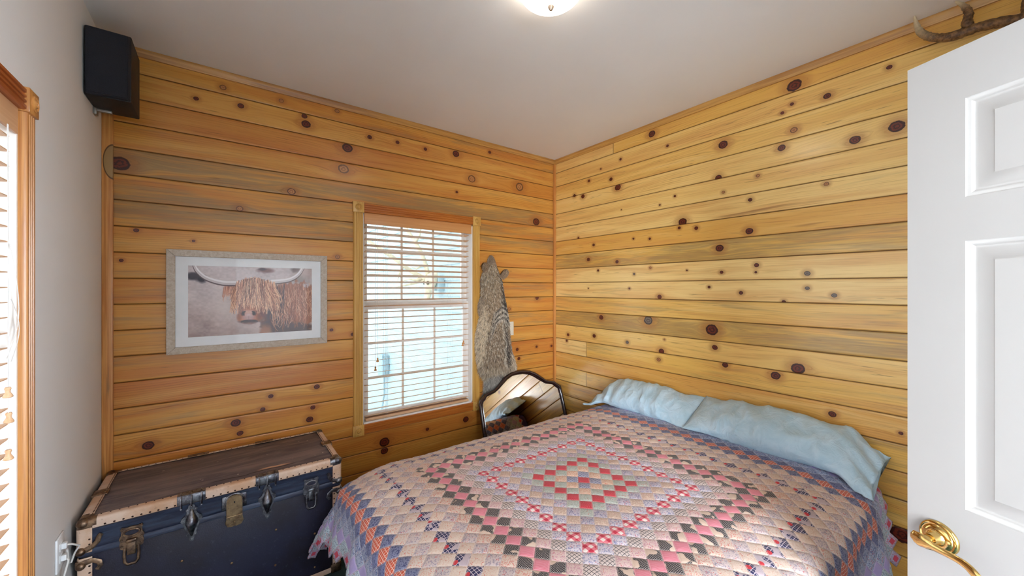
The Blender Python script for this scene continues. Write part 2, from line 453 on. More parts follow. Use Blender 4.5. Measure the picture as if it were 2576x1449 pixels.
def mat_dome():
    n = N('frosted_glass_dome')
    lw = n.node('ShaderNodeLayerWeight', {'Blend': 0.35})
    n.put(n.b.inputs['Emission Color'], (1.0, 0.90, 0.76, 1)); n.put(n.b.inputs['Emission Strength'], 5.5)
    return n.fin(L(250, 244, 232), 0.35)
DOME = mat_dome()

# quilt ---------------------------------------------------------------
RINGS = [ # base, print, kind (0 dots, 0.5 plain, 1 lattice)
 ((200,24,50),(232,196,196),0.0),((112,116,146),(182,182,200),1.0),((226,184,140),(206,112,70),0.0),((162,176,156),(108,134,104),0.0),
 ((200,24,50),(230,190,190),0.0),((166,178,160),(112,134,110),0.0),((176,164,176),(98,96,140),0.0),((190,148,112),(228,206,170),0.0),
 ((206,196,204),(70,90,156),0.0),((204,44,70),(240,222,214),1.0),((206,196,204),(70,88,154),0.0),((210,190,176),(32,32,44),1.0),
 ((222,186,170),(196,112,140),0.0),((48,46,52),(200,178,152),0.75),((224,112,132),(234,140,152),0.25),((48,46,52),(200,178,152),0.75),
 ((218,190,160),(206,96,80),0.0),((200,178,170),(120,108,132),0.0),((222,196,168),(212,160,118),0.0),((40,42,88),(206,190,200),1.0),
 ((222,198,172),(212,164,122),0.0),((200,180,170),(120,110,140),0.0),((222,204,184),(214,130,84),0.0),((112,120,156),(42,48,100),0.0),
 ((206,84,52),(236,196,170),1.0),((104,112,154),(40,46,100),0.0),((124,146,184),(52,60,124),0.0),((140,166,198),(64,74,136),0.0),
 ((154,140,206),(164,150,214),0.5),((164,200,214),(64,84,120),0.0),((150,160,196),(206,70,90),0.0),((166,200,212),(60,80,116),0.0)]
def mat_quilt():
    n = N('patchwork_quilt')
    u, v = n.attr('qu'), n.attr('qv')
    i = n.math('FLOOR', n.math('ADD', u, 0.5)); j = n.math('FLOOR', n.math('ADD', v, 0.5))
    r = n.math('ADD', n.math('ABSOLUTE', i), n.math('ABSOLUTE', j))
    fac = n.math('DIVIDE', n.math('ADD', r, 0.5), 32.0)
    base = n.ramp(fac, [(k/32.0, L(*RINGS[k][0])) for k in range(32)], 'CONSTANT')
    prt = n.ramp(fac, [(k/32.0, L(*RINGS[k][1])) for k in range(32)], 'CONSTANT')
    knd = n.ramp(fac, [(k/32.0, (RINGS[k][2],)*3 + (1,)) for k in range(32)], 'CONSTANT')
    fu, fv = n.math('SUBTRACT', u, i), n.math('SUBTRACT', v, j)      # -0.5..0.5
    cell = n.node('ShaderNodeTexWhiteNoise', {'Vector': n.xyz(i, j, 0.0)}).outputs[0]
    P = n.xyz(u, v, n.math('MULTIPLY', r, 3.7))
    dots = n.ss(n.vor(P, 9.5), 0.36, 0.26)
    flw = n.ss(n.noise(P, 8.5, 2.0, 0.6), 0.56, 0.60)
    isd = n.ss(n.math('FRACT', n.math('MULTIPLY', r, 0.5)), 0.2, 0.4)
    pat0 = n.math('MAXIMUM', n.math('MULTIPLY', dots, 0.85), n.math('MULTIPLY', flw, 0.75))
    hue = n.vor(P, 4.0, 'Color')
    # lattice: diagonal lines across each patch
    la = n.math('ABSOLUTE', n.math('SUBTRACT', n.math('FRACT', n.math('MULTIPLY', n.math('ADD', fu, fv), 3.2)), 0.5))
    lb = n.math('ABSOLUTE', n.math('SUBTRACT', n.math('FRACT', n.math('MULTIPLY', n.math('SUBTRACT', fu, fv), 3.2)), 0.5))
    lat = n.math('MAXIMUM', n.ss(la, 0.10, 0.05), n.ss(lb, 0.10, 0.05))
    weave = n.ss(n.math('MULTIPLY', n.math('SINE', n.math('MULTIPLY', fu, 44.0)), n.math('SINE', n.math('MULTIPLY', fv, 44.0))), 0.35, 0.6)
    stripe = n.ss(n.math('SINE', n.math('MULTIPLY', fu, 70.0)), 0.0, 0.6)
    isred = n.math('MAXIMUM', n.ss(r, 0.6, 0.4), n.math('MULTIPLY', n.ss(r, 3.4, 3.6), n.ss(r, 4.6, 4.4)))
    pat0 = n.mix(isred, pat0, n.math('MULTIPLY', weave, 0.28))
    pat = n.mix(n.ss(knd, 0.1, 0.2), pat0, stripe)
    pat = n.mix(n.ss(knd, 0.4, 0.6), pat, n.math('MULTIPLY', weave, 0.8))
    pat = n.mix(n.ss(knd, 0.8, 0.9), pat, lat)
    pat = n.math('MULTIPLY', pat, n.ss(n.math('ABSOLUTE', n.math('SUBTRACT', knd, 0.5)), 0.02, 0.08))
    col = n.mix(pat, base, prt)
    # warm flecks of a second colour in the floral scraps
    hs = n.sep(hue)
    light = n.math('MULTIPLY', n.math('MULTIPLY', n.ss(hs[0], 0.72, 0.78), dots), n.ss(knd, 0.4, 0.2))
    sp = n.sep(base)
    notdark = n.ss(sp[1], 0.22, 0.34)
    col = n.mix(n.math('MULTIPLY', n.math('MULTIPLY', light, notdark), 0.8), col, L(212, 92, 82))
    # black scraps are worn through to cream in blobs
    isblk = n.math('MULTIPLY', n.ss(sp[0], 0.06, 0.03), n.ss(sp[2], 0.06, 0.045))
    worn = n.ss(n.noise(n.xyz(n.math('ADD', u, n.math('MULTIPLY', cell, 9.0)), v, 0.0), 1.0, 1.0, 0.5), 0.55, 0.58)
    col = n.mix(n.math('MULTIPLY', isblk, worn), col, L(220, 186, 150))
    # navy plaid: a lilac plaid corner and a red spot in places
    isnav = n.math('MULTIPLY', n.ss(sp[2], 0.06, 0.08), n.ss(sp[0], 0.05, 0.03))
    pl = n.ss(n.noise(n.xyz(n.math('MULTIPLY', cell, 30.0), n.math('MULTIPLY', fu, 2.0), n.math('MULTIPLY', fv, 2.0)), 0.9, 0.0), 0.52, 0.54)
    col = n.mix(n.math('MULTIPLY', isnav, pl), col, L(178, 158, 166))
    rs = n.ss(n.node('ShaderNodeVectorMath', {0: n.xyz(fu, fv, 0.0), 1: n.xyz(n.math('MULTIPLY', n.math('SUBTRACT', cell, 0.5), 0.9), 0.36, 0.0)}, operation='DISTANCE').outputs['Value'], 0.19, 0.16)
    col = n.mix(n.math('MULTIPLY', isnav, rs), col, L(206, 50, 60))
    # gingham checks
    isg = n.math('MULTIPLY', n.ss(r, 8.4, 8.6), n.ss(r, 9.6, 9.4))
    ga = n.math('GREATER_THAN', n.math('FRACT', n.math('ADD', n.math('MULTIPLY', n.math('ADD', fu, fv), 1.3), n.math('MULTIPLY', cell, 3.0))), 0.5)
    gb = n.math('GREATER_THAN', n.math('FRACT', n.math('ADD', n.math('MULTIPLY', n.math('SUBTRACT', fu, fv), 1.3), n.math('MULTIPLY', cell, 7.0))), 0.5)
    gg = n.ramp(n.math('MULTIPLY', n.math('ADD', ga, gb), 0.5), [(0.0, L(240, 222, 208)), (0.25, L(222, 110, 124)), (0.75, L(190, 34, 60))], 'CONSTANT')
    col = n.mix(isg, col, gg)
    # red squares printed on ring 30
    isr = n.ss(r, 29.5, 29.6)
    rq = n.math('MULTIPLY', n.math('LESS_THAN', n.math('ABSOLUTE', fu), 0.22), n.math('LESS_THAN', n.math('ABSOLUTE', fv), 0.22))
    col = n.mix(n.math('MULTIPLY', isr, n.math('MULTIPLY', rq, n.ss(r, 30.5, 30.4))), col, L(206, 70, 92))
    col = n.mix(n.math('MULTIPLY', n.ss(n.sep(col)[1], 0.10, 0.35), 0.30), col, L(228, 216, 224))
    col = n.mix(1.0, col, n.mix(cell, (0.90, 0.90, 0.90, 1), (1, 1, 1, 1)), 'MULTIPLY')
    # stitched seams
    e = n.math('MINIMUM', n.math('SUBTRACT', 0.5, n.math('ABSOLUTE', fu)), n.math('SUBTRACT', 0.5, n.math('ABSOLUTE', fv)))
    puck = n.noise(n.xyz(u, v, 0.0), 6.0, 3.0, 0.6)
    col = n.mix(n.math('MULTIPLY', n.math('MULTIPLY', n.ss(e, 0.015, 0.035), n.ss(e, 0.075, 0.055)), 0.30), col, L(236, 226, 220))
    h = n.math('ADD', n.ss(e, 0.0, 0.16), n.math('MULTIPLY', puck, 0.55))
    return n.fin(col, 0.9, 0.0, n.bump(h, 0.38, 0.005), Sheen_Weight=0.15)
QUILT = mat_quilt()

# ------------------------------------------------------------------ room dimensions (metres)
XL = -3.042           # left wall
YF = -3.45            # wall behind the camera
HC = 2.7255           # ceiling
PITCH, Z0 = 0.1315, 1.549

KA = [(-2.981, 2.127, 0.034, 0), (-2.92, 1.796, 0.01, 0), (-2.693, 1.758, 0.007, 0), (-2.564, 2.638, 0.014, 1), (-2.683, 2.54, 0.011, 0), (-2.481, 2.557, 0.014, 0), (-2.278, 2.646, 0.012, 1), (-1.96, 2.67, 0.013, 1), (-2.152, 2.585, 0.015, 0), (-2.143, 2.537, 0.023, 0), (-1.895, 2.44, 0.029, 0), (-1.92, 2.294, 0.029, 1), (-2.224, 2.098, 0.02, 1), (-2.487, 1.959, 0.016, 1), (-2.975, 1.639, 0.008, 0), (-1.957, 1.706, 0.013, 1), (-1.994, 1.225, 0.01, 0), (-2.081, 0.866, 0.015, 0), (-2.333, 0.847, 0.012, 0), (-1.862, 1.187, 0.011, 0), (-2.374, 0.775, 0.012, 0), (-2.505, 0.722, 0.021, 0), (-2.485, 0.658, 0.014, 0), (-2.104, 0.737, 0.013, 0), (-2.122, 0.665, 0.018, 0), (-2.875, 0.682, 0.021, 0), (-1.646, 0.407, 0.031, 0), (-1.646, 0.345, 0.023, 0), (-0.983, 0.433, 0.023, 0), (-1.319, 0.426, 0.012, 0), (-1.905, 0.144, 0.027, 0), (-0.927, 2.396, 0.029, 1), (-0.43, 2.408, 0.036, 1), (-0.234, 2.114, 0.033, 0), (-1.074, 2.571, 0.025, 0), (-1.335, 2.552, 0.012, 0), (-0.224, 1.409, 0.018, 0), (-0.546, 1.316, 0.014, 1), (-0.457, 0.951, 0.014, 0), (-0.439, 0.868, 0.014, 0), (-0.229, 0.955, 0.011, 0), (-0.044, 0.946, 0.011, 0), (-1.067, 2.267, 0.01, 0), (-1.749, 2.546, 0.014, 0), (-1.551, 2.555, 0.012, 0), (-0.751, 2.651, 0.013, 0)]
KB = [(-0.77, 2.537, 0.01, 0), (-0.567, 2.509, 0.007, 0), (-0.674, 2.398, 0.014, 0), (-0.434, 2.437, 0.012, 0), (-0.26, 2.341, 0.014, 0), (-0.364, 2.315, 0.017, 0), (-0.743, 2.317, 0.025, 0), (-1.537, 2.213, 0.018, 0), (-1.768, 2.173, 0.01, 1), (-1.237, 2.151, 0.008, 0), (-1.119, 2.109, 0.007, 0), (-1.569, 2.113, 0.009, 1), (-0.778, 2.129, 0.005, 0), (-1.726, 2.036, 0.011, 0), (-2.097, 2.053, 0.01, 1), (-1.294, 1.96, 0.026, 0), (-1.27, 1.922, 0.01, 0), (-1.392, 1.905, 0.012, 0), (-0.309, 1.952, 0.009, 0), (-0.488, 1.872, 0.012, 0), (-0.892, 1.885, 0.008, 0), (-1.036, 1.87, 0.009, 0), (-1.721, 1.846, 0.019, 0), (-1.545, 1.757, 0.022, 0), (-0.428, 1.75, 0.015, 0), (-0.735, 1.713, 0.014, 0), (-1.041, 1.651, 0.009, 1), (-1.761, 1.637, 0.012, 0), (-1.326, 1.622, 0.006, 0), (-0.537, 1.65, 0.01, 0), (-1.558, 1.601, 0.01, 0), (-1.757, 1.595, 0.007, 0), (-2.013, 1.58, 0.013, 2), (-0.898, 1.609, 0.009, 2), (-1.478, 1.506, 0.009, 0), (-1.674, 1.47, 0.011, 0), (-2.013, 1.499, 0.01, 2), (-2.13, 1.461, 0.011, 2), (-1.117, 1.435, 0.015, 0), (-0.428, 1.497, 0.006, 0), (-0.854, 1.496, 0.008, 0), (-1.902, 1.423, 0.009, 0), (-0.571, 1.251, 0.019, 0), (-1.023, 1.256, 0.031, 2), (-1.496, 1.226, 0.035, 0), (-0.494, 1.087, 0.015, 0), (-0.18, 1.067, 0.014, 0), (-0.163, 1.009, 0.011, 0), (-1.156, 1.126, 0.007, 1), (-0.834, 1.07, 0.013, 2), (-1.132, 1.038, 0.019, 0), (-1.515, 1.113, 0.016, 0), (-1.11, 0.974, 0.014, 1), (-1.58, 1.009, 0.016, 0), (-1.969, 1.051, 0.029, 0), (-1.861, 0.992, 0.022, 0), (-1.953, 2.636, 0.031, 0), (-2.1, 2.519, 0.015, 0), (-2.339, 2.562, 0.01, 0), (-2.365, 2.269, 0.026, 0), (-2.213, 2.251, 0.02, 0), (-1.951, 2.387, 0.016, 1), (-1.895, 2.503, 0.009, 0), (-1.941, 2.536, 0.009, 0), (-1.054, 2.65, 0.024, 0), (-1.567, 2.418, 0.025, 0), (-1.891, 2.304, 0.018, 0), (-1.18, 2.524, 0.009, 0), (-2.122, 0.836, 0.015, 0), (-2.379, 0.813, 0.008, 0), (-2.384, 0.336, 0.038, 0)]

def plank_wall(name, a0, a1, frame, holes, knots, tones, stains, joints, mat, seed):
    """horizontal tongue-and-groove boards; frame(a, z, d) -> world, d = depth behind the face"""
    r = np.random.default_rng(seed)
    Vs, Fs, A = [], [], {k: [] for k in ('gu','gv','pid','kd','kt','tone','stain','edge')}
    base = 0
    rows = np.array([0.0, 0.0012, 0.0014, 0.0045] + list(np.linspace(0.008, PITCH-0.008, 17)) + [PITCH-0.0045, PITCH-0.0014, PITCH-0.0012, PITCH])
    dep = np.array([0.007, 0.007, 0.003, 0.0004] + [0.0]*17 + [0.0004, 0.002, 0.007, 0.007])
    edg = np.array([1.0, 1.0, 0.75, 0.12] + [0.0]*17 + [0.08, 0.6, 1.0, 1.0])
    k0 = int(math.floor((0 - Z0)/PITCH)); k1 = int(math.ceil((HC - Z0)/PITCH))
    for k in range(k0, k1):
        zb = Z0 + k*PITCH
        zz = zb + rows
        segs = [(a0, a1)]
        for h in holes:
            if zb + PITCH/2 > h[2] and zb + PITCH/2 < h[3]:
                segs = [(a0, h[0]), (h[1], a1)]
        for si, (s0, s1) in enumerate(segs):
            nx = max(2, int((s1 - s0)/0.0065))
            aa = np.linspace(s0, s1, nx)
            G, Zr = np.meshgrid(aa, zz, indexing='ij')
            D = np.broadcast_to(dep, G.shape)
            Zc = np.clip(Zr, 0.0, HC)
            P = frame(G, Zc, D)
            m, q = G.shape
            Vs.append(P.reshape(-1, 3))
            idx = np.arange(m*q).reshape(m, q) + base
            Fs.append(np.stack([idx[:-1,:-1], idx[1:,:-1], idx[1:,1:], idx[:-1,1:]], -1).reshape(-1, 4))
            base += m*q
            kd = np.full(G.shape, 9.0); kt = np.zeros(G.shape); gv = (Zr - zb - PITCH/2).copy()
            warp = np.zeros(G.shape)
            for (ka, kz, kr, ty) in knots:
                if not (zb - kr*0.35 <= kz <= zb + PITCH + kr*0.35): continue
                dx, dz = (G - ka), (Zr - kz)
                d = np.sqrt((dx/1.15)**2 + dz**2)/kr
                kt = np.where(d < kd, ty, kt); kd = np.minimum(kd, d)
                R2 = (kr*1.25)**2
                warp -= dz*R2/((dx/2.6)**2 + dz**2 + R2*0.25)*1.0
            pid = np.full(G.shape, r.random()*20 + 1); tn = np.full(G.shape, tones.get(k, r.uniform(-0.3, 0.5))*(0.65 if tones.get(k, 0) < 0 else 1))
            sn = np.full(G.shape, stains.get(k, r.uniform(0.25, 0.7)))
            for (jk, ja) in joints:
                if jk == k:
                    side = G > ja
                    pid = np.where(side, pid + 3.7, pid); tn = np.where(side, tn + 0.5, tn - 0.2)
            ed = np.broadcast_to(edg, G.shape).copy()
            for (jk, ja) in joints:
                if jk == k: ed = np.maximum(ed, (np.abs(G - ja) < 0.004)*0.8)
            for kk, vv in (('gu', G), ('gv', gv + warp + zb*0), ('pid', pid), ('kd', kd), ('kt', kt), ('tone', tn), ('stain', sn), ('edge', ed)):
                A[kk].append(np.asarray(vv, dtype=np.float32).reshape(-1))
        # blocking behind so no light leaks through the boards
    V = np.concatenate(Vs); F = np.concatenate(Fs)
    me = np_mesh(name, V, F)
    for kk in A: fattr(me, kk, np.concatenate(A[kk]))
    o = link(name, me, mat)
    return tag(o, kind='structure')

WX0, WX1, WZ0, WZ1 = -1.800, -0.918, 0.560, 2.020   # window opening in the back wall

# back wall (boards face the room, -y)
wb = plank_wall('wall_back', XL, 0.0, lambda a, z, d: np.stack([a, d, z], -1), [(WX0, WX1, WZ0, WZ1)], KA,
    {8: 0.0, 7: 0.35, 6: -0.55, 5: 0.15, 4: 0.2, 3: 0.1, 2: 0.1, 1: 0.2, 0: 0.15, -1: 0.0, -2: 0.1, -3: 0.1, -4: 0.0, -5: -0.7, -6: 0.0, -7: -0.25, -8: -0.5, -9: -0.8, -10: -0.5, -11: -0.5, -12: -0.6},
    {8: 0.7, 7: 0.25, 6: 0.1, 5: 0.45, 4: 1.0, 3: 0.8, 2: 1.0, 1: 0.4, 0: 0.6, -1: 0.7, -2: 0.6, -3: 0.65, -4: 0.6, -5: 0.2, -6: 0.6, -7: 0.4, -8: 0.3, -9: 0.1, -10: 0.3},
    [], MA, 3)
# right wall (boards face -x)
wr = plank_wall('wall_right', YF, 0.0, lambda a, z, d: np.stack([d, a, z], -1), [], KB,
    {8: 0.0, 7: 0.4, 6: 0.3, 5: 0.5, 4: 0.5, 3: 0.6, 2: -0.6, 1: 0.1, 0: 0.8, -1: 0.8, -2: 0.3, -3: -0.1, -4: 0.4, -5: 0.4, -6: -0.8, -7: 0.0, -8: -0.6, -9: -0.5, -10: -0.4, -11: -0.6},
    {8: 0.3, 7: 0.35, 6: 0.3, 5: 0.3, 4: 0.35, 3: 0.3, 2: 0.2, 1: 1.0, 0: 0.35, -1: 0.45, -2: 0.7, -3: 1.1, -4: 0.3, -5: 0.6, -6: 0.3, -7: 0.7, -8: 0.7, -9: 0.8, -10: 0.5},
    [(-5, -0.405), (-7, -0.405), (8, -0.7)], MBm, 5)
# the grain coordinates follow the warp of the knots, so the wall backs are plain sheathing
def slab(name, boxes, mat, kind='structure', bev=0.0):
    m = MB()
    for b in boxes: m.box(*b, bev=bev)
    return tag(m.build(name, mat, smooth=None), kind=kind)

T = 0.16
# sheathing that carries the boards and closes the room towards outdoors
SHEA = simple('wall_sheathing', L(206, 214, 216), 0.8)
slab('wall_back_outer', [(XL-T, WX0, 0.014, T, 0, HC+0.2), (WX1, T, 0.014, T, 0, HC+0.2), (WX0, WX1, 0.014, T, 0, WZ0), (WX0, WX1, 0.014, T, WZ1, HC+0.2)], SHEA)
slab('wall_right_outer', [(0.014, T, YF-T, 0.014, 0, HC+0.2)], SHEA)
# left wall with its window opening
LY0, LY1 = -1.870, -0.985
slab('wall_left', [(XL-T, XL, LY1, 0.014, 0, HC), (XL-T, XL, YF-T, LY0, 0, HC), (XL-T, XL, LY0, LY1, 0, WZ0), (XL-T, XL, LY0, LY1, WZ1, HC)], PLASTER)
# wall behind the camera, with the doorway the door hangs in
DX0, DX1, DZ = -2.42, -1.60, 2.05
slab('wall_front', [(XL, DX0, YF-0.12, YF, 0, HC), (DX1, 0.014, YF-0.12, YF, 0, HC), (DX0, DX1, YF-0.12, YF, DZ, HC)], PLASTER)
slab('floor', [(XL-T, T, -7.0, T, -0.06, 0)], CARPET)
slab('ceiling', [(XL-T, T, YF-T, T, HC, HC+0.12)], CEILM)
# neighbouring room that holds the added fill lights
slab('wall_side_room', [(XL-T-1.5, XL-T-1.38, -7.0, YF-T, 0, HC), (1.5, 1.62, -7.0, YF-T, 0, HC), (XL-T-1.5, 1.62, -7.12, -7.0, 0, HC)], PLASTER)
slab('ceiling_side_room', [(XL-T-1.5, 1.62, -7.12, YF-T, HC, HC+0.12)], CEILM)
slab('floor_side_room', [(XL-T-1.5, XL-T, -7.12, YF-T, -0.06, 0), (T, 1.62, -7.12, YF-T, -0.06, 0)], CARPET)

# ceiling trim and corner trims --------------------------------------------------
def trimx(name, x0, x1, y, z0, z1, mat):
    m = MB()
    prof = [(0.0, z0), (-0.010, z0), (-0.013, z0+0.006), (-0.013, z0+0.014), (-0.017, z0+0.020), (-0.018, z1), (0.0, z1)]
    m.prism(prof, lambda a, b: Vector((x0, y + a, b)), lambda a, b: Vector((x1, y + a, b)))
    return tag(m.build(name, mat), kind='structure')
trimx('trim_1', XL, 0.0, 0.0, HC-0.040, HC, TRIMx)
m = MB(); prof = [(0.0, HC-0.040), (-0.010, HC-0.040), (-0.013, HC-0.034), (-0.013, HC-0.026), (-0.017, HC-0.020), (-0.018, HC), (0.0, HC)]
m.prism(prof, lambda a, b: Vector((a, YF, b)), lambda a, b: Vector((a, -0.018, b)))
tag(m.build('trim_2', TRIMy), kind='structure')
m = MB(); m.box(-0.024, -0.0005, -0.021, -0.0005, 0, HC-0.04, bev=0.004); tag(m.build('trim_3', TRIMz), kind='structure')
# board in the left corner with a sawn-through knot
CORN = N('corner_board_wood')
_p = CORN.sep(CORN.obj())
_f = CORN.noise(CORN.xyz(CORN.math('MULTIPLY', _p[0], 120.0), 0.0, CORN.math('MULTIPLY', _p[2], 3.0)), 1.0, 3.0, 0.6)
_c = CORN.mix(CORN.ss(_f, 0.35, 0.65), L(214, 152, 84), L(188, 120, 58))
_dx = CORN.math('DIVIDE', CORN.math('SUBTRACT', _p[0], -3.000), 0.036); _dz = CORN.math('DIVIDE', CORN.math('SUBTRACT', _p[2], 2.125), 0.085)
_d = CORN.math('SQRT', CORN.math('ADD', CORN.math('MULTIPLY', _dx, _dx), CORN.math('MULTIPLY', _dz, _dz)))
_c = CORN.mix(CORN.ss(_d, 1.03, 0.97), _c, L(166, 132, 84))
_c = CORN.mix(CORN.math('MULTIPLY', CORN.ss(_d, 0.90, 0.97), CORN.ss(_d, 1.06, 1.0)), _c, L(96, 62, 34))
_s = CORN.noise(CORN.xyz(CORN.math('MULTIPLY', _p[0], 40.0), 0.0, CORN.math('MULTIPLY', _p[2], 2.2)), 1.0, 3.0)
_c = CORN.mix(CORN.math('MULTIPLY', CORN.ss(_s, 0.56, 0.66), CORN.math('MULTIPLY', CORN.ss(_p[2], 1.75, 1.5), 0.6)), _c, L(116, 96, 68))
CORNM = CORN.fin(_c, 0.4, 0.0, None, Coat_Weight=0.2)
m = MB(); m.box(XL+0.0005, -3.002, -0.019, -0.0005, 0, HC-0.04, bev=0.002); tag(m.build('trim_4', CORNM), kind='structure')
m = MB(); m.box(XL+0.0005, XL+0.014, YF, LY1-0.2, 0, 0.085, bev=0.004); m.box(XL+0.0005, XL+0.014, LY1-0.19, -0.03, 0, 0.085, bev=0.004)
tag(m.build('baseboard_left', OAKy), kind='structure')

# ------------------------------------------------------------------ windows
def local_frame(kind):
    """map (along, out, z): along = left to right seen from the room, out = towards the room"""
    if kind == 'back': return lambda a, o, z: Vector((a, -o, z))
    return lambda a, o, z: Vector((XL + o, a, z))

def fbox(m, fr, a0, a1, o0, o1, z0, z1, bev=0.0):
    p, q = fr(a0, o0, z0), fr(a1, o1, z1)
    m.box(min(p.x,q.x), max(p.x,q.x), min(p.y,q.y), max(p.y,q.y), min(p.z,q.z), max(p.z,q.z), bev=bev)

def casing_profile(w):
    t = 0.018
    pts = [(0, 0), (0, t*0.7), (w*0.06, t)]
    for c in (0.27, 0.5, 0.73):
        pts += [(w*(c-0.075), t), (w*(c-0.045), t-0.0045), (w*(c+0.045), t-0.0045), (w*(c+0.075), t)]
    pts += [(w*0.94, t), (w, t*0.7), (w, 0)]
    return pts

def make_window(name, kind, a0, a1, z0, z1, matz, matx, parent_loc):
    fr = local_frame(kind)
    W0 = thing(name, parent_loc, kind='structure')
    cw = 0.063
    # jambs lining the opening
    m = MB()
    fbox(m, fr, a0-0.002, a0+0.012, -0.15, 0.0, z0, z1); fbox(m, fr, a1-0.012, a1+0.002, -0.15, 0.0, z0, z1)
    fbox(m, fr, a0, a1, -0.15, 0.0, z1-0.012, z1+0.002); fbox(m, fr, a0, a1, -0.15, 0.0, z0-0.002, z0+0.014)
    m.build('jamb', WHITEV, W0)
    # fluted casings
    for (s0) in (a0-cw+0.004, a1-0.004):
        m = MB(); m.prism(casing_profile(cw), lambda a, b: fr(s0+a, b, z0-0.01), lambda a, b: fr(s0+a, b, z1+0.01)); m.build('casing', matz, W0)
    for zz in (z1-0.002, z0-cw+0.002):
        m = MB(); m.prism(casing_profile(cw), lambda a, b: fr(a0+0.002, b, zz+a), lambda a, b: fr(a1-0.002, b, zz+a)); m.build('casing', matx, W0)
    for ca in (a0-cw/2+0.004, a1+cw/2-0.004):
        for cz in (z1+cw/2-0.002, z0-cw/2+0.002):
            m = MB(); h = 0.036
            fbox(m, fr, ca-h, ca+h, 0, 0.024, cz-h, cz+h, bev=0.002)
            c = fr(ca, 0.0235, cz); ax = fr(ca, 1, cz) - fr(ca, 0, cz)
            m.lathe([(0.0235, 0), (0.0235, 0.003), (0.021, 0.005), (0.0185, 0.003), (0.0165, 0.0005), (0.0145, 0.0005), (0.012, 0.005), (0.009, 0.007), (0.0075, 0.0035), (0.004, 0.0035), (0.0, 0.007)], c, ax, 28)
            m.build('corner_block', matz, W0)
    # white vinyl sash: fixed upper, lower in front
    zm = 1.372
    m = MB()
    for (b0, b1, o) in ((zm-0.01, z1-0.013, -0.106), (z0+0.015, zm+0.02, -0.079)):
        t = 0.045
        fbox(m, fr, a0+0.012, a0+0.012+t, o, o+0.025, b0, b1, bev=0.002); fbox(m, fr, a1-0.012-t, a1-0.012, o, o+0.025, b0, b1, bev=0.002)
        fbox(m, fr, a0+0.012+t, a1-0.012-t, o+0.001, o+0.024, b0, b0+t); fbox(m, fr, a0+0.012+t, a1-0.012-t, o+0.001, o+0.024, b1-t, b1)
    m.build('window_frame', WHITEV, W0)
    m = MB()
    for (b0, b1, o) in ((zm+0.0355, z1-0.0585, -0.092), (z0+0.0605, zm-0.0255, -0.067)):
        ww = (a1-a0-0.114)
        for f in (1/3, 2/3):
            c = a0+0.057+ww*f; fbox(m, fr, c-0.008, c+0.008, o-0.0025, o+0.0065, b0, b1)
            c = b0+(b1-b0)*f; fbox(m, fr, a0+0.0575, a1-0.0575, o-0.001, o+0.005, c-0.007, c+0.007)
    m.build('muntin', WHITEV, W0)
    m = MB()
    for (b0, b1, o) in ((zm+0.03, z1-0.05, -0.096), (z0+0.05, zm-0.02, -0.071)):
        fbox(m, fr, a0+0.058, a1-0.058, o-0.001, o+0.001, b0+0.008, b1-0.008)
    m.build('pane', GLASS, W0, smooth=None)
    return W0

make_window('window_1', 'left', LY0, LY1, WZ0, WZ1, OAKz2, OAKy, (XL, (LY0+LY1)/2, WZ0))
make_window('window_2', 'back', WX0, WX1, WZ0, WZ1, OAKz, OAKx, ((WX0+WX1)/2, 0, WZ0))

def tassel(m, c):
    m.lathe([(0.0, 0.026), (0.005, 0.026), (0.0065, 0.022), (0.005, 0.017), (0.005, 0.012), (0.009, 0.004), (0.010, 0.0), (0.008, -0.002), (0.0, -0.002)], c, (0, 0, 1), 14)

def make_blind(kind, a0, a1, z0, z1, wood, val, label, loc, tilt, cords, tass, extra=None):
    fr = local_frame(kind)
    B = thing('window_blind', loc, label, 'blind')
    m = MB(); fbox(m, fr, a0+0.002, a1-0.002, -0.004, 0.004, z1-0.078, z1-0.002, bev=0.002)
    fbox(m, fr, a0+0.014, a1-0.014, -0.055, -0.006, z1-0.052, z1-0.013); m.build('valance', val, B)
    m = MB(); n = 32; top = z1-0.094; step = (top - (z0+0.046))/(n-1)
    s, c = math.sin(tilt), math.cos(tilt)
    for i in range(n):
        zc = top - i*step; ti = tilt + math.radians(rng.normal(0, 0.8)); s, c = math.sin(ti), math.cos(ti)
        hw, t = 0.0235, 0.0014; oc = -0.031
        pr = [(-hw, -t), (hw, -t), (hw+0.001, 0), (hw, t), (-hw, t), (-hw-0.001, 0)]
        pr = [(oc + x*c - y*s, zc + x*s + y*c) for x, y in pr]
        m.prism(pr, lambda o, z: fr(a0+0.016, o, z), lambda o, z: fr(a1-0.022, o, z))
    m.build('slats', wood, B, smooth=None)
    m = MB(); fbox(m, fr, a0+0.016, a1-0.022, -0.055, -0.007, z0+0.016, z0+0.034, bev=0.003); m.build('bottom_rail', wood, B)
    for ca in cords:
        m = MB()
        for o in (-0.0070, -0.0555):
            m.tube([fr(ca, o, z1-0.06), fr(ca, o, z0+0.03)], 0.0007, 5)
            m.tube([fr(ca+0.012, o, z1-0.06), fr(ca+0.012, o, z0+0.03)], 0.0006, 5)
        m.build('ladder_cord', CORDM, B)
    for ti_, (ca, zb) in enumerate(tass):
        m = MB(); t2 = MB()
        m.tube([fr(ca, 0.007, z1-0.075), fr(ca+0.001, 0.008, (z1+zb)/2), fr(ca, 0.008, zb+0.024)], 0.0009, 6)
        tassel(t2, fr(ca, 0.008, zb))
        pc = m.build('pull_cord', CORDM, B); t2.build('tassel', val, pc)
    if extra:
        m = MB()
        for pts in extra: m.tube([fr(*p) for p in pts], 0.0011, 6)
        m.build('cord_loop', CORDM, B)
    return B

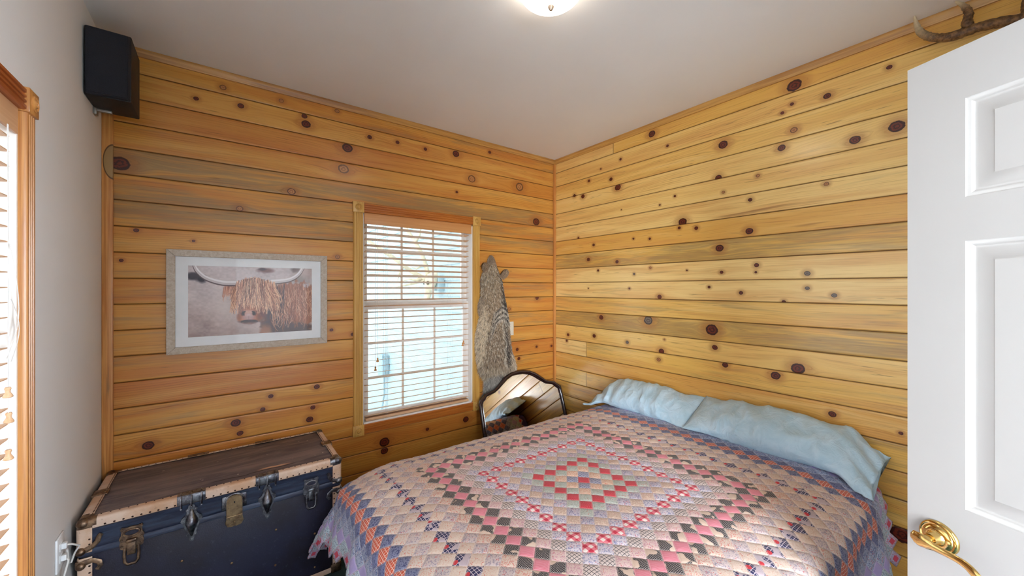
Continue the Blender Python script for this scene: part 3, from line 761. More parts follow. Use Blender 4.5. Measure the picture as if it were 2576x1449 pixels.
make_blind('back', WX0+0.012, WX1-0.012, WZ0, WZ1, BLINDW, VALW, 'open wooden slat blind in the back wall window beside the cow picture', ((WX0+WX1)/2, 0.03, WZ0+0.02),
    math.radians(11), (-1.632, -1.117), ((-1.697, 0.985), (-1.712, 0.925), (-1.018, 1.035), (-1.010, 1.050)))
loop = []
for i in range(13):
    t = i/12; loop.append((-1.085 + 0.050*math.sin(PI*t)*1.0 - 0.004*t, 0.012 + 0.004*math.sin(5*t), 1.62 - 0.31*t - 0.05*math.sin(PI*t)))
loop2 = [(-1.083 + 0.052*math.sin(PI*t), 0.014, 1.30 + 0.17*t) for t in [i/10 for i in range(11)]]
make_blind('left', LY0+0.012, LY1-0.012, WZ0, WZ1, BLINDW2, BLINDW2, 'wooden slat blind in the left wall window at the edge of the photo', (XL-0.03, (LY0+LY1)/2, WZ0+0.02),
    math.radians(5), (-1.60, -1.25), ((-1.082, 1.205), (-1.076, 1.135), (-1.079, 1.035)), [loop, loop2])

# ------------------------------------------------------------------ outdoors seen through the back window
def outdoors():
    m = MB(); y0, y1, XS = 0.2, 11.0, -0.25; p = 0.20
    for k in range(-7, 22):
        z = k*p
        m.prism([(XS, z), (XS-0.014, z), (XS-0.002, z+p), (XS, z+p)], lambda a, b: Vector((a, y0, b)), lambda a, b: Vector((a, y1, b)))
    m.box(XS, XS+0.15, y0, y1, -1.4, 4.4)
    tag(m.build('wall_porch', SIDING, smooth=None), kind='structure')
    m = MB(); m.box(-9, XS+0.15, 0.2, 12, -1.5, -1.4); tag(m.build('floor_patio', CONCRETE, smooth=None), kind='structure')
    # meter box with its conduit
    g = simple('grey_utility_metal', L(150, 172, 180), 0.5)
    B = thing('utility_box', (XS-0.012, 3.95, -1.4), 'grey metal utility box with a bent cable on the pale siding outdoors', 'utility box')
    m = MB(); m.box(XS-0.13, XS-0.0145, 3.86, 4.10, -0.02, 0.34, bev=0.008); m.build('box_body', g, B)
    m = MB(); m.box(XS-0.138, XS-0.128, 3.85, 4.11, 0.27, 0.36, bev=0.003); m.build('box_cover', g, B)
    m = MB(); m.tube([(XS-0.06, 3.97, 0.0), (XS-0.06, 3.98, -0.35), (XS-0.10, 4.0, -0.62), (XS-0.26, 4.12, -0.85), (XS-0.45, 4.3, -0.98), (XS-0.6, 4.5, -1.382)], 0.017, 8); m.build('cable', g, B)
    # antlered skull
    S = thing('antler_skull', (XS-0.012, 1.93, 1.3), 'bleached antlered elk skull hung on the pale siding outdoors', 'skull')
    sk = MB()
    secs = [(1.70, .030, .050, -.36), (1.66, .075, .075, -.38), (1.60, .092, .085, -.395), (1.54, .080, .080, -.41), (1.48, .056, .062, -.43), (1.42, .048, .050, -.445), (1.36, .042, .042, -.455), (1.29, .038, .030, -.46), (1.265, .016, .014, -.46)]
    rows = []
    for z, wy, wx, cx in secs:
        rows.append([Vector((cx + wx*math.cos(t)*(1 if math.cos(t) < 0 else .8), 1.89 + wy*math.sin(t), z + 0.012*math.cos(2*t))) for t in [2*PI*i/20 for i in range(20)]])
    sk.sheet(rows, True); sk.bm.faces.new([v for v in sk.bm.verts[:20]][::-1]) if False else None
    sk.bm.verts.ensure_lookup_table()
    sk.bm.faces.new([sk.bm.verts[i] for i in range(20)]); sk.bm.faces.new([sk.bm.verts[len(secs)*20-1-i] for i in range(20)])
    sk.build('skull', BONE, S, smooth=60)
    for s in (-1, 1):
        m = MB(); m.lathe([(0.022, 0), (0.018, 0.004), (0.0, 0.005)], (-0.478, 1.89 + s*0.058, 1.565), (-0.75, s*0.62, 0), 14, (1.2, 0.9)); m.build('eye_socket', BONED, S)
    m = MB(); m.box(XS-0.10, XS-0.006, 1.80, 1.96, 1.46, 1.66, bev=0.01); m.build('mounting_block', SIDING, S)
    B1 = [(-0.42, 1.935, 1.627), (-0.46, 1.92, 1.779), (-0.5, 1.953, 1.933), (-0.56, 2.028, 2.09), (-0.64, 2.097, 2.246), (-0.72, 2.165, 2.376), (-0.78, 2.217, 2.455)]
    B2 = [(-0.44, 2.013, 1.628), (-0.58, 2.045, 1.698), (-0.7, 2.079, 1.789), (-0.85, 2.094, 1.9), (-1.02, 2.109, 2.006), (-1.18, 2.136, 2.115), (-1.25, 2.224, 2.182)]
    TI = [[(-0.44, 2.013, 1.602), (-0.54, 2.076, 1.565), (-0.66, 2.114, 1.534), (-0.78, 2.145, 1.513)],
          [(-0.48, 2.023, 1.627), (-0.56, 2.028, 1.601), (-0.64, 2.03, 1.615), (-0.74, 2.071, 1.584)],
          [(-0.46, 1.92, 1.779), (-0.54, 1.887, 1.785), (-0.6, 1.896, 1.743), (-0.66, 1.916, 1.763)],
          [(-0.7, 2.079, 1.789), (-0.76, 2.087, 1.675), (-0.8, 2.021, 1.593)],
          [(-0.56, 2.028, 2.09), (-0.58, 1.85, 2.166), (-0.6, 1.75, 2.272)]]
    base = Vector((-0.42, 1.92, 1.64))
    for bm_, tines in ((B1, (2, 4)), (B2, (0, 1, 3))):
        m = MB(); pts = [base] + [Vector(q) for q in bm_]
        m.tube(pts, [0.034, 0.032, 0.028, 0.026, 0.026, 0.023, 0.018, 0.006], 12)
        for t in tines: m.tube(TI[t], [0.020, 0.017, 0.012, 0.003][:len(TI[t])] if len(TI[t]) == 4 else [0.020, 0.014, 0.003], 10)
        m.build('antler', BONE, S, smooth=70)
outdoors()

# ------------------------------------------------------------------ ceiling lamp
LXc, LYc = -1.525, -1.605
Lp = thing('ceiling_lamp', (LXc, LYc, HC), 'frosted glass dome ceiling lamp glowing warm above the bed', 'ceiling lamp')
m = MB(); m.lathe([(0.0, 0), (0.120, 0), (0.123, -0.006), (0.121, -0.018), (0.112, -0.024), (0.0, -0.024)], (LXc, LYc, HC), (0, 0, 1), 48); m.build('lamp_base', simple('lamp_base_nickel', L(190, 180, 168), 0.3, 0.8), Lp)
m = MB(); R = 0.134
prof = [(R*math.cos(t), -0.022 - 0.085*math.sin(t)) for t in [PI/2*i/14 for i in range(15)]]
prof[-1] = (0.0, prof[-1][1])
m.lathe([(R-0.006, -0.020)] + prof, (LXc, LYc, HC), (0, 0, 1), 64); m.build('glass_dome', DOME, Lp, smooth=60)
m = MB(); m.lathe([(0.0, -0.105), (0.011, -0.107), (0.013, -0.111), (0.011, -0.116), (0.008, -0.121), (0.005, -0.125), (0.0, -0.126)], (LXc, LYc, HC), (0, 0, 1), 24); m.build('finial', simple('brushed_nickel', L(196, 176, 158), 0.35, 0.7), Lp)

# ------------------------------------------------------------------ loudspeaker in the corner
S = thing('loudspeaker', (-2.965, -0.235, 2.327), 'black loudspeaker on a bracket high in the left corner under the ceiling', 'loudspeaker')
x0, x1, y0, y1, z0, z1 = XL+0.004, -2.893, -0.350, -0.118, 2.328, 2.622
m = MB(); m.box(x0, x1, y0+0.016, y1, z0, z1, bev=0.004); m.build('cabinet', BLACKC, S)
m = MB()
b = [m.bm.verts.new(p) for p in ((x0+.001,y0+.017,z0+.001),(x1-.001,y0+.017,z0+.001),(x1-.001,y0+.017,z1-.001),(x0+.001,y0+.017,z1-.001))]
f = [m.bm.verts.new(p) for p in ((x0+.006,y0,z0+.008),(x1-.010,y0,z0+.008),(x1-.010,y0,z1-.008),(x0+.006,y0,z1-.008))]
m.bm.faces.new(b); m.bm.faces.new(f)
for i in range(4): m.bm.faces.new((b[i], b[(i+1)%4], f[(i+1)%4], f[i]))
bmesh.ops.bevel(m.bm, geom=m.bm.edges[:], offset=0.003, segments=2, affect='EDGES')
m.build('grille', BLACKG, S)
m = MB(); m.box(XL-0.001, XL+0.012, -0.175, -0.135, 2.300, 2.334, bev=0.002); m.box(XL, XL+0.06, -0.165, -0.145, 2.318, 2.330, bev=0.002); m.build('bracket', GREYM, S)

# ------------------------------------------------------------------ framed picture
def picture():
    X0, X1, Za, Zb = -2.804, -2.025, 1.146, 1.706
    P = thing('framed_picture', ((X0+X1)/2, -0.012, Za), 'wide driftwood-framed print of a shaggy long-horned brown cow', 'picture')
    w = 0.036; th = 0.026
    def mitre(name, a, b, c, d):
        m = MB(); m.prism([a, b, c, d], lambda x, z: Vector((x, -0.001, z)), lambda x, z: Vector((x, -th, z)))
        bmesh.ops.bevel(m.bm, geom=m.bm.edges[:], offset=0.0015, segments=1, affect='EDGES'); m.build(name, FRAMEW, P)
    o = [(X0,Za),(X1,Za),(X1,Zb),(X0,Zb)]; i = [(X0+w,Za+w),(X1-w,Za+w),(X1-w,Zb-w),(X0+w,Zb-w)]
    for k in range(4): mitre('frame_side', o[k], o[(k+1)%4], i[(k+1)%4], i[k])
    mx0, mx1, mz0, mz1 = -2.7155, -2.112, 1.232, 1.622
    m = MB()
    y = -0.012
    ii = [(X0+w-.004,Za+w-.004),(X1-w+.004,Za+w-.004),(X1-w+.004,Zb-w+.004),(X0+w-.004,Zb-w+.004)]; pp = [(mx0,mz0),(mx1,mz0),(mx1,mz1),(mx0,mz1)]
    for k in range(4): m.prism([ii[k], ii[(k+1)%4], pp[(k+1)%4], pp[k]], lambda x, z: Vector((x, y, z)), lambda x, z: Vector((x, y+0.004, z)))
    bmesh.ops.remove_doubles(m.bm, verts=m.bm.verts[:], dist=1e-5)
    m.build('mat_board', MATB, P, smooth=None)
    # the print, painted point by point
    Wp, Hp = 560, 362
    r = np.random.default_rng(11)
    yy, xx = np.mgrid[0:Hp, 0:Wp]; u = xx/Wp; v = yy/Hp
    def vn(nx, ny, seed):
        q = np.random.default_rng(seed); g = q.random((ny+2, nx+2)); fx = u*nx; fy = v*ny
        ix = fx.astype(int); iy = fy.astype(int); tx = fx-ix; ty = fy-iy; tx = tx*tx*(3-2*tx); ty = ty*ty*(3-2*ty)
        return (g[iy,ix]*(1-tx)+g[iy,ix+1]*tx)*(1-ty)+(g[iy+1,ix]*(1-tx)+g[iy+1,ix+1]*tx)*ty
    img = np.zeros((Hp, Wp, 3))
    top = np.array([190,180,184]); mid = np.array([188,172,170]); bot = np.array([150,130,128])
    t = np.clip(v*1.1, 0, 1)[..., None]
    img[:] = top*(1-t) + mid*t
    k = (np.clip((v-0.45)*1.9, 0, 1)*(0.55+0.6*vn(14, 24, 1)))[..., None]*np.clip(1.25-u*1.4, 0.3, 1)[..., None]
    img = img*(1-np.clip(k,0,1)) + bot*np.clip(k,0,1)
    img += (vn(60, 50, 2)[..., None]-0.5)*18 + (vn(9, 7, 3)[..., None]-0.5)*22
    lg = np.exp(-(((u-0.27)/0.10)**2+((v-0.62)/0.2)**2))[..., None]; img = img*(1-lg*0.6) + np.array([204,192,188])*lg*0.6
    def blob(cu, cv, ru, rv, c, soft=0.35, a=1.0):
        d = np.sqrt(((u-cu)/ru)**2+((v-cv)/rv)**2) + (vn(40, 30, int(cu*1000+cv*77)) - 0.5)*0.35
        m_ = np.clip((1+soft-d)/(2*soft), 0, 1)[..., None]*a
        img[:] = img*(1-m_) + np.array(c)*m_
    blob(0.03, 0.15, 0.05, 0.05, (46,42,54)); blob(0.095, 0.19, 0.035, 0.05, (40,36,48)); blob(0.06, 0.14, 0.05, 0.03, (56,50,60))
    blob(0.59, 0.05, 0.065, 0.035, (112,78,80)); blob(0.56, 0.03, 0.03, 0.02, (70,50,58)); blob(0.85, 0.02, 0.04, 0.05, (84,74,76)); blob(0.88, 0.18, 0.07, 0.07, (132,122,118), 0.6, 0.7)
    blob(0.93, 0.06, 0.10, 0.08, (178,160,158), 0.6, 0.7)
    def stroke(p, w0, w1, c, a=1.0):
        p = np.array(p, float); n_ = max(4, int(np.abs(np.diff(p, axis=0)).sum()*420))
        s = np.linspace(0, len(p)-1, n_); i0 = np.clip(s.astype(int), 0, len(p)-2); f_ = (s-i0)[:, None]
        # catmull through points
        pm = np.vstack([2*p[0]-p[1], p, 2*p[-1]-p[-2]])
        a0, a1, a2, a3 = pm[i0], pm[i0+1], pm[i0+2], pm[i0+3]
        q = 0.5*((2*a1)+(-a0+a2)*f_+(2*a0-5*a1+4*a2-a3)*f_**2+(-a0+3*a1-3*a2+a3)*f_**3)
        ws = w0+(w1-w0)*np.linspace(0, 1, n_)
        c = np.array(c, float)
        for (pu, pv), w_ in zip(q, ws):
            cx, cy, rr = pu*Wp, pv*Hp, max(0.6, w_*Wp)
            xa, xb, ya, yb = int(cx-rr-1), int(cx+rr+2), int(cy-rr-1), int(cy+rr+2)
            if xb <= 0 or yb <= 0 or xa >= Wp or ya >= Hp: continue
            xa, ya = max(0, xa), max(0, ya); xb, yb = min(Wp, xb), min(Hp, yb)
            dd = np.sqrt((np.arange(xa, xb)[None]-cx)**2+(np.arange(ya, yb)[:, None]-cy)**2)
            m_ = (np.clip(rr+0.5-dd, 0, 1)*a)[..., None]
            img[ya:yb, xa:xb] = img[ya:yb, xa:xb]*(1-m_)+c*m_
    # body
    blob(0.83, 0.62, 0.245, 0.40, (150,104,88), 0.06); blob(0.68, 0.80, 0.13, 0.30, (98,74,72), 0.10); blob(0.66, 0.62, 0.10, 0.26, (84,70,78), 0.2)
    blob(0.80, 0.98, 0.22, 0.12, (88,72,74), 0.2)
    blob(0.585, 1.0, 0.05, 0.13, (150,108,90), 0.3)
    for _ in range(420):
        a = r.uniform(0.64, 1.0); b = r.uniform(0.22, 0.70) + max(0, 0.8-a)*0.2
        c = [(196,150,126),(168,116,96),(120,78,70),(214,176,150),(144,94,78)][r.integers(5)]; ln = r.uniform(0.12, 0.30)
        stroke([(a, b), (a+r.normal(0.004,.008), b+ln*.4), (a+r.normal(0.006,.012), b+ln*.75), (a+r.normal(0.008,.014), b+ln)], 0.0022, 0.0012, c, 0.7)
    for _ in range(60):
        a = r.uniform(0.60, 0.76); b = r.uniform(0.25, 0.5); ln = r.uniform(0.2, 0.35)
        stroke([(a, b), (a-r.uniform(0,.02), b+ln*.5), (a-r.uniform(0,.03), b+ln)], 0.002, 0.001, (70,56,64), 0.6)
    # ears
    blob(0.305, 0.345, 0.045, 0.075, (134,84,80), 0.25); blob(0.325, 0.37, 0.02, 0.06, (70,52,60), 0.4)
    for _ in range(50):
        a = r.uniform(0.255, 0.345); b = r.uniform(0.27, 0.36); stroke([(a, b), (a-.006, b+.07), (a-r.uniform(0,.02), b+r.uniform(.08,.17))], 0.0018, 0.001, [(192,140,118),(160,104,92),(214,172,150)][r.integers(3)], 0.8)
    # horns
    H1 = [(0.042,-0.02),(0.065,0.07),(0.115,0.155),(0.18,0.205),(0.26,0.235),(0.36,0.235)]
    stroke([(a, b+0.012) for a, b in H1], 0.013, 0.026, (88,72,78)); stroke(H1, 0.010, 0.022, (190,182,186)); stroke([(a+0.004, b-0.012) for a, b in H1], 0.004, 0.010, (222,218,222), 0.8)
    H2 = [(0.915,-0.02),(0.885,0.07),(0.84,0.14),(0.78,0.185),(0.72,0.20),(0.64,0.215)]
    stroke([(a, b+0.014) for a, b in H2], 0.014, 0.022, (96,78,76)); stroke(H2, 0.013, 0.020, (196,190,192)); stroke([(a-0.003, b-0.012) for a, b in H2], 0.006, 0.009, (226,222,226), 0.8)
    # head
    blob(0.495, 0.40, 0.145, 0.24, (172,124,102), 0.08); blob(0.47, 0.62, 0.085, 0.20, (160,108,90), 0.12); blob(0.555, 0.60, 0.045, 0.18, (118,74,66), 0.4)
    # muzzle
    blob(0.455, 0.60, 0.080, 0.16, (164,106,86), 0.10); blob(0.385, 0.62, 0.020, 0.12, (128,84,76), 0.5); blob(0.545, 0.66, 0.025, 0.12, (104,66,64), 0.5)
    blob(0.455, 0.745, 0.094, 0.085, (158,98,78), 0.14); blob(0.395, 0.765, 0.034, 0.055, (182,122,96), 0.4); blob(0.515, 0.765, 0.036, 0.055, (168,104,82), 0.4)
    blob(0.450, 0.690, 0.058, 0.048, (176,128,116), 0.25); blob(0.450, 0.735, 0.030, 0.050, (196,168,168), 0.5); blob(0.450, 0.665, 0.040, 0.020, (206,172,160), 0.6, 0.7)
    for sx_ in (-1, 1):
        stroke([(0.450+sx_*0.030, 0.662), (0.450+sx_*0.042, 0.672), (0.450+sx_*0.047, 0.700), (0.450+sx_*0.036, 0.712)], 0.0065, 0.0045, (52,36,42)); stroke([(0.450+sx_*0.056, 0.655), (0.450+sx_*0.062, 0.69), (0.450+sx_*0.052, 0.725)], 0.004, 0.003, (120,72,62), 0.7)
    blob(0.455, 0.812, 0.070, 0.026, (66,44,48), 0.45); stroke([(0.392,0.812),(0.415,0.797),(0.450,0.790),(0.490,0.797),(0.518,0.812)], 0.0055, 0.0055, (52,34,40)); blob(0.458, 0.838, 0.040, 0.014, (128,92,86), 0.6, 0.7)
    blob(0.450, 0.755, 0.052, 0.030, (168,134,134), 0.5, 0.8); blob(0.404, 0.688, 0.013, 0.030, (48,32,38), 0.4); blob(0.493, 0.688, 0.014, 0.030, (48,32,38), 0.4)
    blob(0.376, 0.74, 0.016, 0.05, (132,80,64), 0.6, 0.7); blob(0.535, 0.745, 0.018, 0.05, (112,68,58), 0.6, 0.8)
    stroke([(0.450,0.735),(0.450,0.785)], 0.0015, 0.0015, (120,88,90), 0.6)
    for _ in range(70):
        a = r.uniform(0.365, 0.545); b = r.uniform(0.56, 0.70)
        if abs(a-0.45) < 0.06 and b > 0.63: continue
        stroke([(a, b), (a+(a-0.45)*0.12, b+0.06)], 0.0016, 0.0008, [(196,140,112),(132,86,72),(176,122,98)][r.integers(3)], 0.6)
    # forelock
    for _ in range(560):
        a = r.uniform(0.355, 0.665); s_ = (a-0.50)
        b = 0.14 + abs(s_)*0.45 + r.uniform(0, 0.20); e = a + s_*0.25 + r.normal(0, 0.012)
        bottom = r.uniform(0.46, 0.70) if abs(s_-(-0.05)) > 0.05 else r.uniform(0.44, 0.635)
        if s_ > 0.06: bottom = r.uniform(0.45, 0.72)
        c = [(222,182,150),(206,160,130),(186,136,112),(232,198,168),(130,86,76),(152,102,86)][r.integers(6)]
        stroke([(a, b), ((a+e)/2 + r.normal(0,.006), b+(bottom-b)*.4), (e+r.normal(0,.008), b+(bottom-b)*.75), (e+r.normal(0,.006), bottom)], 0.0026, 0.0012, c, 0.75)
    for _ in range(40):
        a = r.uniform(0.40, 0.60); stroke([(a, 0.16+abs(a-.5)*.3), (a+r.normal(0,.01), 0.34), (a+r.normal(0,.015), r.uniform(0.42, 0.62))], 0.0012, 0.0008, (96,62,58), 0.7)
    img = 128 + (img-128)*1.10 + 18
    img = np.clip(img, 0, 255)/255.0
    lin = np.where(img <= 0.04045, img/12.92, ((img+0.055)/1.055)**2.4)
    gx = np.linspace(mx0-0.001, mx1+0.001, Wp); gz = np.linspace(mz1+0.001, mz0-0.001, Hp)
    V = np.stack([np.broadcast_to(gx, (Hp, Wp)), np.full((Hp, Wp), -0.0105), np.broadcast_to(gz[:, None], (Hp, Wp))], -1).reshape(-1, 3)
    idx = np.arange(Hp*Wp).reshape(Hp, Wp)
    F = np.stack([idx[:-1,:-1], idx[1:,:-1], idx[1:,1:], idx[:-1,1:]], -1).reshape(-1, 4)
    me = np_mesh('animal_print', V, F); cattr(me, 'col', lin.reshape(-1, 3)); link('animal_print', me, PRINT, P)
    m = MB(); m.box(X0+w-.003, X1-w+.003, -0.0165, -0.0155, Za+w-.003, Zb-w+.003); m.build('picture_glass', PGLASS, P, smooth=None)
    m = MB(); m.box(X0+.01, X1-.01, -0.006, -0.0005, Za+.01, Zb-.01); m.build('backing_board', simple('picture_backing', L(90, 70, 50), 0.8), P, smooth=None)
picture()

# ------------------------------------------------------------------ switch and outlet
S = thing('light_switch', (-0.536, -0.001, 1.083), 'ivory rocker light switch on the planks beside the hanging pelt', 'light switch')
m = MB(); m.box(-0.571, -0.501, -0.007, -0.0005, 1.083, 1.203, bev=0.0025); m.build('switch_plate', PLASTIC, S)
m = MB(); m.box(-0.553, -0.519, -0.0105, -0.0065, 1.110, 1.176, bev=0.0015); m.build('rocker', PLASTIC, S)
S = thing('wall_outlet', (XL+0.001, -0.640, 0.505), 'white outlet plate on the left wall beside the trunk', 'outlet')
m = MB(); m.box(XL+0.0005, XL+0.007, -0.680, -0.602, 0.485, 0.605, bev=0.002); m.build('outlet_plate', WHITEP, S)
for zc in (0.524, 0.566):
    m = MB(); m.box(XL+0.0065, XL+0.0085, -0.658, -0.624, zc-0.014, zc+0.014, bev=0.001); m.build('socket', WHITEP, S)
def cord(name, label, pts, plug):
    t = thing(name, pts[0], label, 'cord')
    m = MB(); m.tube(pts, 0.0032, 8); m.build('cord', CORDM, t, smooth=80)
    m = MB(); m.box(*plug, bev=0.002); m.build('plug', WHITEP, t)
    return t
cord('power_cord', 'white looped power cord plugged into the outlet beside the trunk', [(XL+0.016, -0.640, 0.566), (XL+0.030, -0.632, 0.560), (XL+0.045, -0.606, 0.535), (XL+0.030, -0.588, 0.505), (XL+0.020, -0.588, 0.470), (XL+0.016, -0.600, 0.478), (XL+0.020, -0.622, 0.505), (XL+0.020, -0.634, 0.545)], (XL+0.0085, XL+0.022, -0.650, -0.632, 0.556, 0.576))
cord('thin_cord', 'thin white cord running down the wall from the outlet to the floor', [(XL+0.016, -0.643, 0.524), (XL+0.026, -0.645, 0.510), (XL+0.016, -0.650, 0.46), (XL+0.010, -0.650, 0.25), (XL+0.018, -0.655, 0.05), (XL+0.022, -0.665, 0.004)], (XL+0.0085, XL+0.022, -0.652, -0.634, 0.514, 0.534))

# ------------------------------------------------------------------ trunk
def trunk():
    TX, TY = -3.015, -0.545       # front left corner
    Wt, Dt, Ht = 0.952, 0.510, 0.596
    T = thing('steamer_trunk', (TX+Wt/2, TY+Dt/2, 0.0), 'navy steamer trunk with tan riveted edges against the back wall', 'trunk')
    ZS = 0.468
    m = MB(); m.box(TX+.006, TX+Wt-.006, TY+.006, TY+Dt-.006, 0.002, ZS-0.002, bev=0.004); m.build('trunk_body', TBODY, T)
    m = MB(); m.box(TX+.006, TX+Wt-.006, TY+.006, TY+Dt-.006, 0.535, Ht-.004, bev=0.006); m.build('lid_panel', TTOP, T)
    # corrugated lid valance running round the sides
    m = MB(); prof = [(0.000, ZS-0.012), (-0.003, ZS-0.010), (-0.003, ZS+0.006), (0.001, ZS+0.012), (-0.003, ZS+0.024), (0.002, ZS+0.036), (-0.002, ZS+0.048), (0.002, ZS+0.062), (-0.001, ZS+0.074), (-0.001, 0.556), (0.02, 0.556), (0.02, ZS-0.012)]
    loop = [(TX, TY, 1, 1), (TX+Wt, TY, -1, 1), (TX+Wt, TY+Dt, -1, -1), (TX, TY+Dt, 1, -1)]
    rings = []
    for (cx, cy, sx, sy) in loop: rings.append([m.bm.verts.new((cx + sx*(0.004+d), cy + sy*(0.004+d), z)) for d, z in prof])
    for i in range(4):
        a, b = rings[i], rings[(i+1) % 4]
        for k in range(len(prof)): k2 = (k+1) % len(prof); m.bm.faces.new((a[k], a[k2], b[k2], b[k]))
    m.build('lid_band', TLID, T, smooth=50)
    # tan bindings
    bw = 0.034
    def lbind(name, p0, p1, n1, n2, w1=bw, w2=bw, t=0.0025):
        """angle strip along p0-p1; faces outward along n1 (width w1 measured along -n2) and n2"""
        p0, p1, n1, n2 = map(Vector, (p0, p1, n1, n2)); m = MB(); r = 0.010
        prof = [(-w2, t)]
        prof += [(-r + (r+t)*math.sin(a), -r + (r+t)*math.cos(a)) for a in [PI/2*i/6 for i in range(7)]]
        prof += [(t, -w1), (0.0, -w1)]
        prof += [(-r + r*math.cos(a), -r + r*math.sin(a)) for a in [PI/2*i/6 for i in range(7)]]
        prof += [(-w2, 0.0)]
        m.prism(prof, lambda a, b: p0 + n1*a + n2*b, lambda a, b: p1 + n1*a + n2*b)
        return m.build(name, BIND, T, smooth=50)
    z1 = Ht
    C = {}
    lbind('edge_binding', (TX+.03, TY, z1), (TX+Wt-.03, TY, z1), (0,-1,0), (0,0,1), bw, 0.030)
    lbind('edge_binding', (TX+.03, TY+Dt, z1), (TX+Wt-.03, TY+Dt, z1), (0,1,0), (0,0,1), bw, 0.024)
    lbind('edge_binding', (TX, TY+.03, z1), (TX, TY+Dt-.03, z1), (-1,0,0), (0,0,1), bw, 0.036)
    lbind('edge_binding', (TX+Wt, TY+.03, z1), (TX+Wt, TY+Dt-.03, z1), (1,0,0), (0,0,1), bw, 0.030)
    for cx, nx in ((TX, -1), (TX+Wt, 1)):
        lbind('edge_binding', (cx, TY, 0.03), (cx, TY, ZS-0.016), (nx,0,0), (0,-1,0), 0.040, 0.040)
        lbind('edge_binding', (cx, TY, ZS+0.004), (cx, TY, z1-0.03), (nx,0,0), (0,-1,0), 0.040, 0.040, 0.0045)
        lbind('edge_binding', (cx, TY+Dt, 0.03), (cx, TY+Dt, z1-0.03), (nx,0,0), (0,1,0), 0.036, 0.036)
    lbind('edge_binding', (TX+.03, TY, 0.003), (TX+Wt-.03, TY, 0.003), (0,-1,0), (0,0,-1), 0.03, 0.02, 0.002)
    # rows of rivets, one mesh per row
    def rivets(pts, nrm, r=0.0036, mat=RIVET, name='rivet_row'):
        m = MB()
        for p in pts: m.lathe([(r, 0), (r*0.85, r*0.35), (r*0.5, r*0.6), (0, r*0.7)], p, nrm, 8)
        o = m.build(name, mat, T, smooth=80); o['kind'] = 'stuff'; return o
    fr, tp = TY-0.0025, z1+0.0025
    rivets([(TX+.075+i*.0262, fr, z1-0.029) for i in range(32)], (0,-1,0), 0.0038)
    rivets([(TX+.06+i*.0262, TY+0.025, tp) for i in range(33)], (0,0,1), 0.0028)
    rivets([(TX+.07+i*.0262, TY+Dt-0.021, tp) for i in range(32)], (0,0,1), 0.0028)
    rivets([(TX+0.032, TY+.05+i*.0125, tp) for i in range(34)], (0,0,1), 0.0026)
    rivets([(TX+Wt-0.026, TY+.05+i*.0125, tp) for i in range(34)], (0,0,1), 0.0026)
    for cx, s in ((TX, 1), (TX+Wt, -1)):
        rivets([(cx+s*.033, fr-0.0002, 0.05+i*.0262) for i in range(15)], (0,-1,0), 0.0038)
        rivets([(cx+s*.033, TY-0.0047, ZS+0.014+i*.020) for i in range(3)], (0,-1,0), 0.0034)
    # studs on the front
    for sx, sz in ((.307,.316),(.482,.232),(.657,.321),(.828,.237),(.654,.149),(.828,.064),(.307,.149),(.14,.232),(.14,.064),(.482,.064)):
        m = MB(); m.lathe([(0.0055,0),(0.005,0.002),(0.003,0.0036),(0,0.004)], (TX+sx, TY+.006, sz), (0,-1,0), 12); m.build('stud', LOCKB, T, smooth=80)
    # corner caps of the lid: rounded three-sided shells with a knob
    def cap(cx, cy, sx, sy, mat):
        m = MB(); n = 16; r = 0.056; t = 0.0055
        bmc = bmesh.new()
        bmesh.ops.create_cube(bmc, size=2.0)
        bmesh.ops.subdivide_edges(bmc, edges=bmc.edges[:], cuts=9, use_grid_fill=True)
        vm = {}
        for v in bmc.verts:
            p = Vector(v.co)
            q = Vector((p.x, p.y, p.z))*r*0.5
            # round the outer corner
            c = Vector((r*0.5-0.018,)*3); e = Vector([max(0, a-b) for a, b in zip(q, c)])
            if e.length > 0:
                base = Vector([min(a, b) for a, b in zip(q, c)]); el = max(e)
                q = base + e.normalized()*el if e.length > 0 else q
            vm[v] = q
        keep = [f for f in bmc.faces if max(f.calc_center_median()) > 0.95]
        new = {}
        for f in keep:
            vs = []
            for v in f.verts:
                if v not in new:
                    q = vm[v]; d = r*0.5 - 0.0
                    loc = Vector((cx - sx*(q.x - d) - 0*sx, cy - sy*(q.y - d), z1 + (q.z - d)))
                    loc += Vector((-sx*t, -sy*t, t))*0.8
                    new[v] = m.bm.verts.new(loc)
                vs.append(new[v])
            # scalloped outline: drop faces beyond a circle on each side
            cc = f.calc_center_median(); lo = sorted(cc)[:2]
            if lo[0] < -0.55 and lo[1] < -0.1: continue
            m.bm.faces.new(vs)
        for v in [v for v in m.bm.verts if not v.link_faces]: m.bm.verts.remove(v)
        bmc.free()
        bmesh.ops.recalc_face_normals(m.bm, faces=m.bm.faces[:])
        bmesh.ops.solidify(m.bm, geom=m.bm.faces[:], thickness=0.004)
        # knob
        k = Vector((cx + sx*0.017, cy + sy*0.014, z1 - 0.014))
        ax = Vector((-sx*0.5, -sy*0.75, 0.35)).normalized()
        m.lathe([(0.020, 0.004), (0.0195, 0.012), (0.015, 0.020), (0.008, 0.0245), (0.0, 0.026)], k, ax, 20)
        m.build('corner_cap', mat, T, smooth=60)
    cap(TX, TY, 1, 1, AGED); cap(TX+Wt, TY, -1, 1, STEEL); cap(TX, TY+Dt, 1, -1, AGED); cap(TX+Wt, TY+Dt, -1, -1, STEEL)
    for cx, s in ((TX, 1), (TX+Wt, -1)):
        m = MB(); m.box(min(cx-s*.004, cx+s*.05), max(cx-s*.004, cx+s*.05), TY-.005, TY+.05, 0.0, 0.05, bev=0.008); m.build('foot_cap', AGED, T)
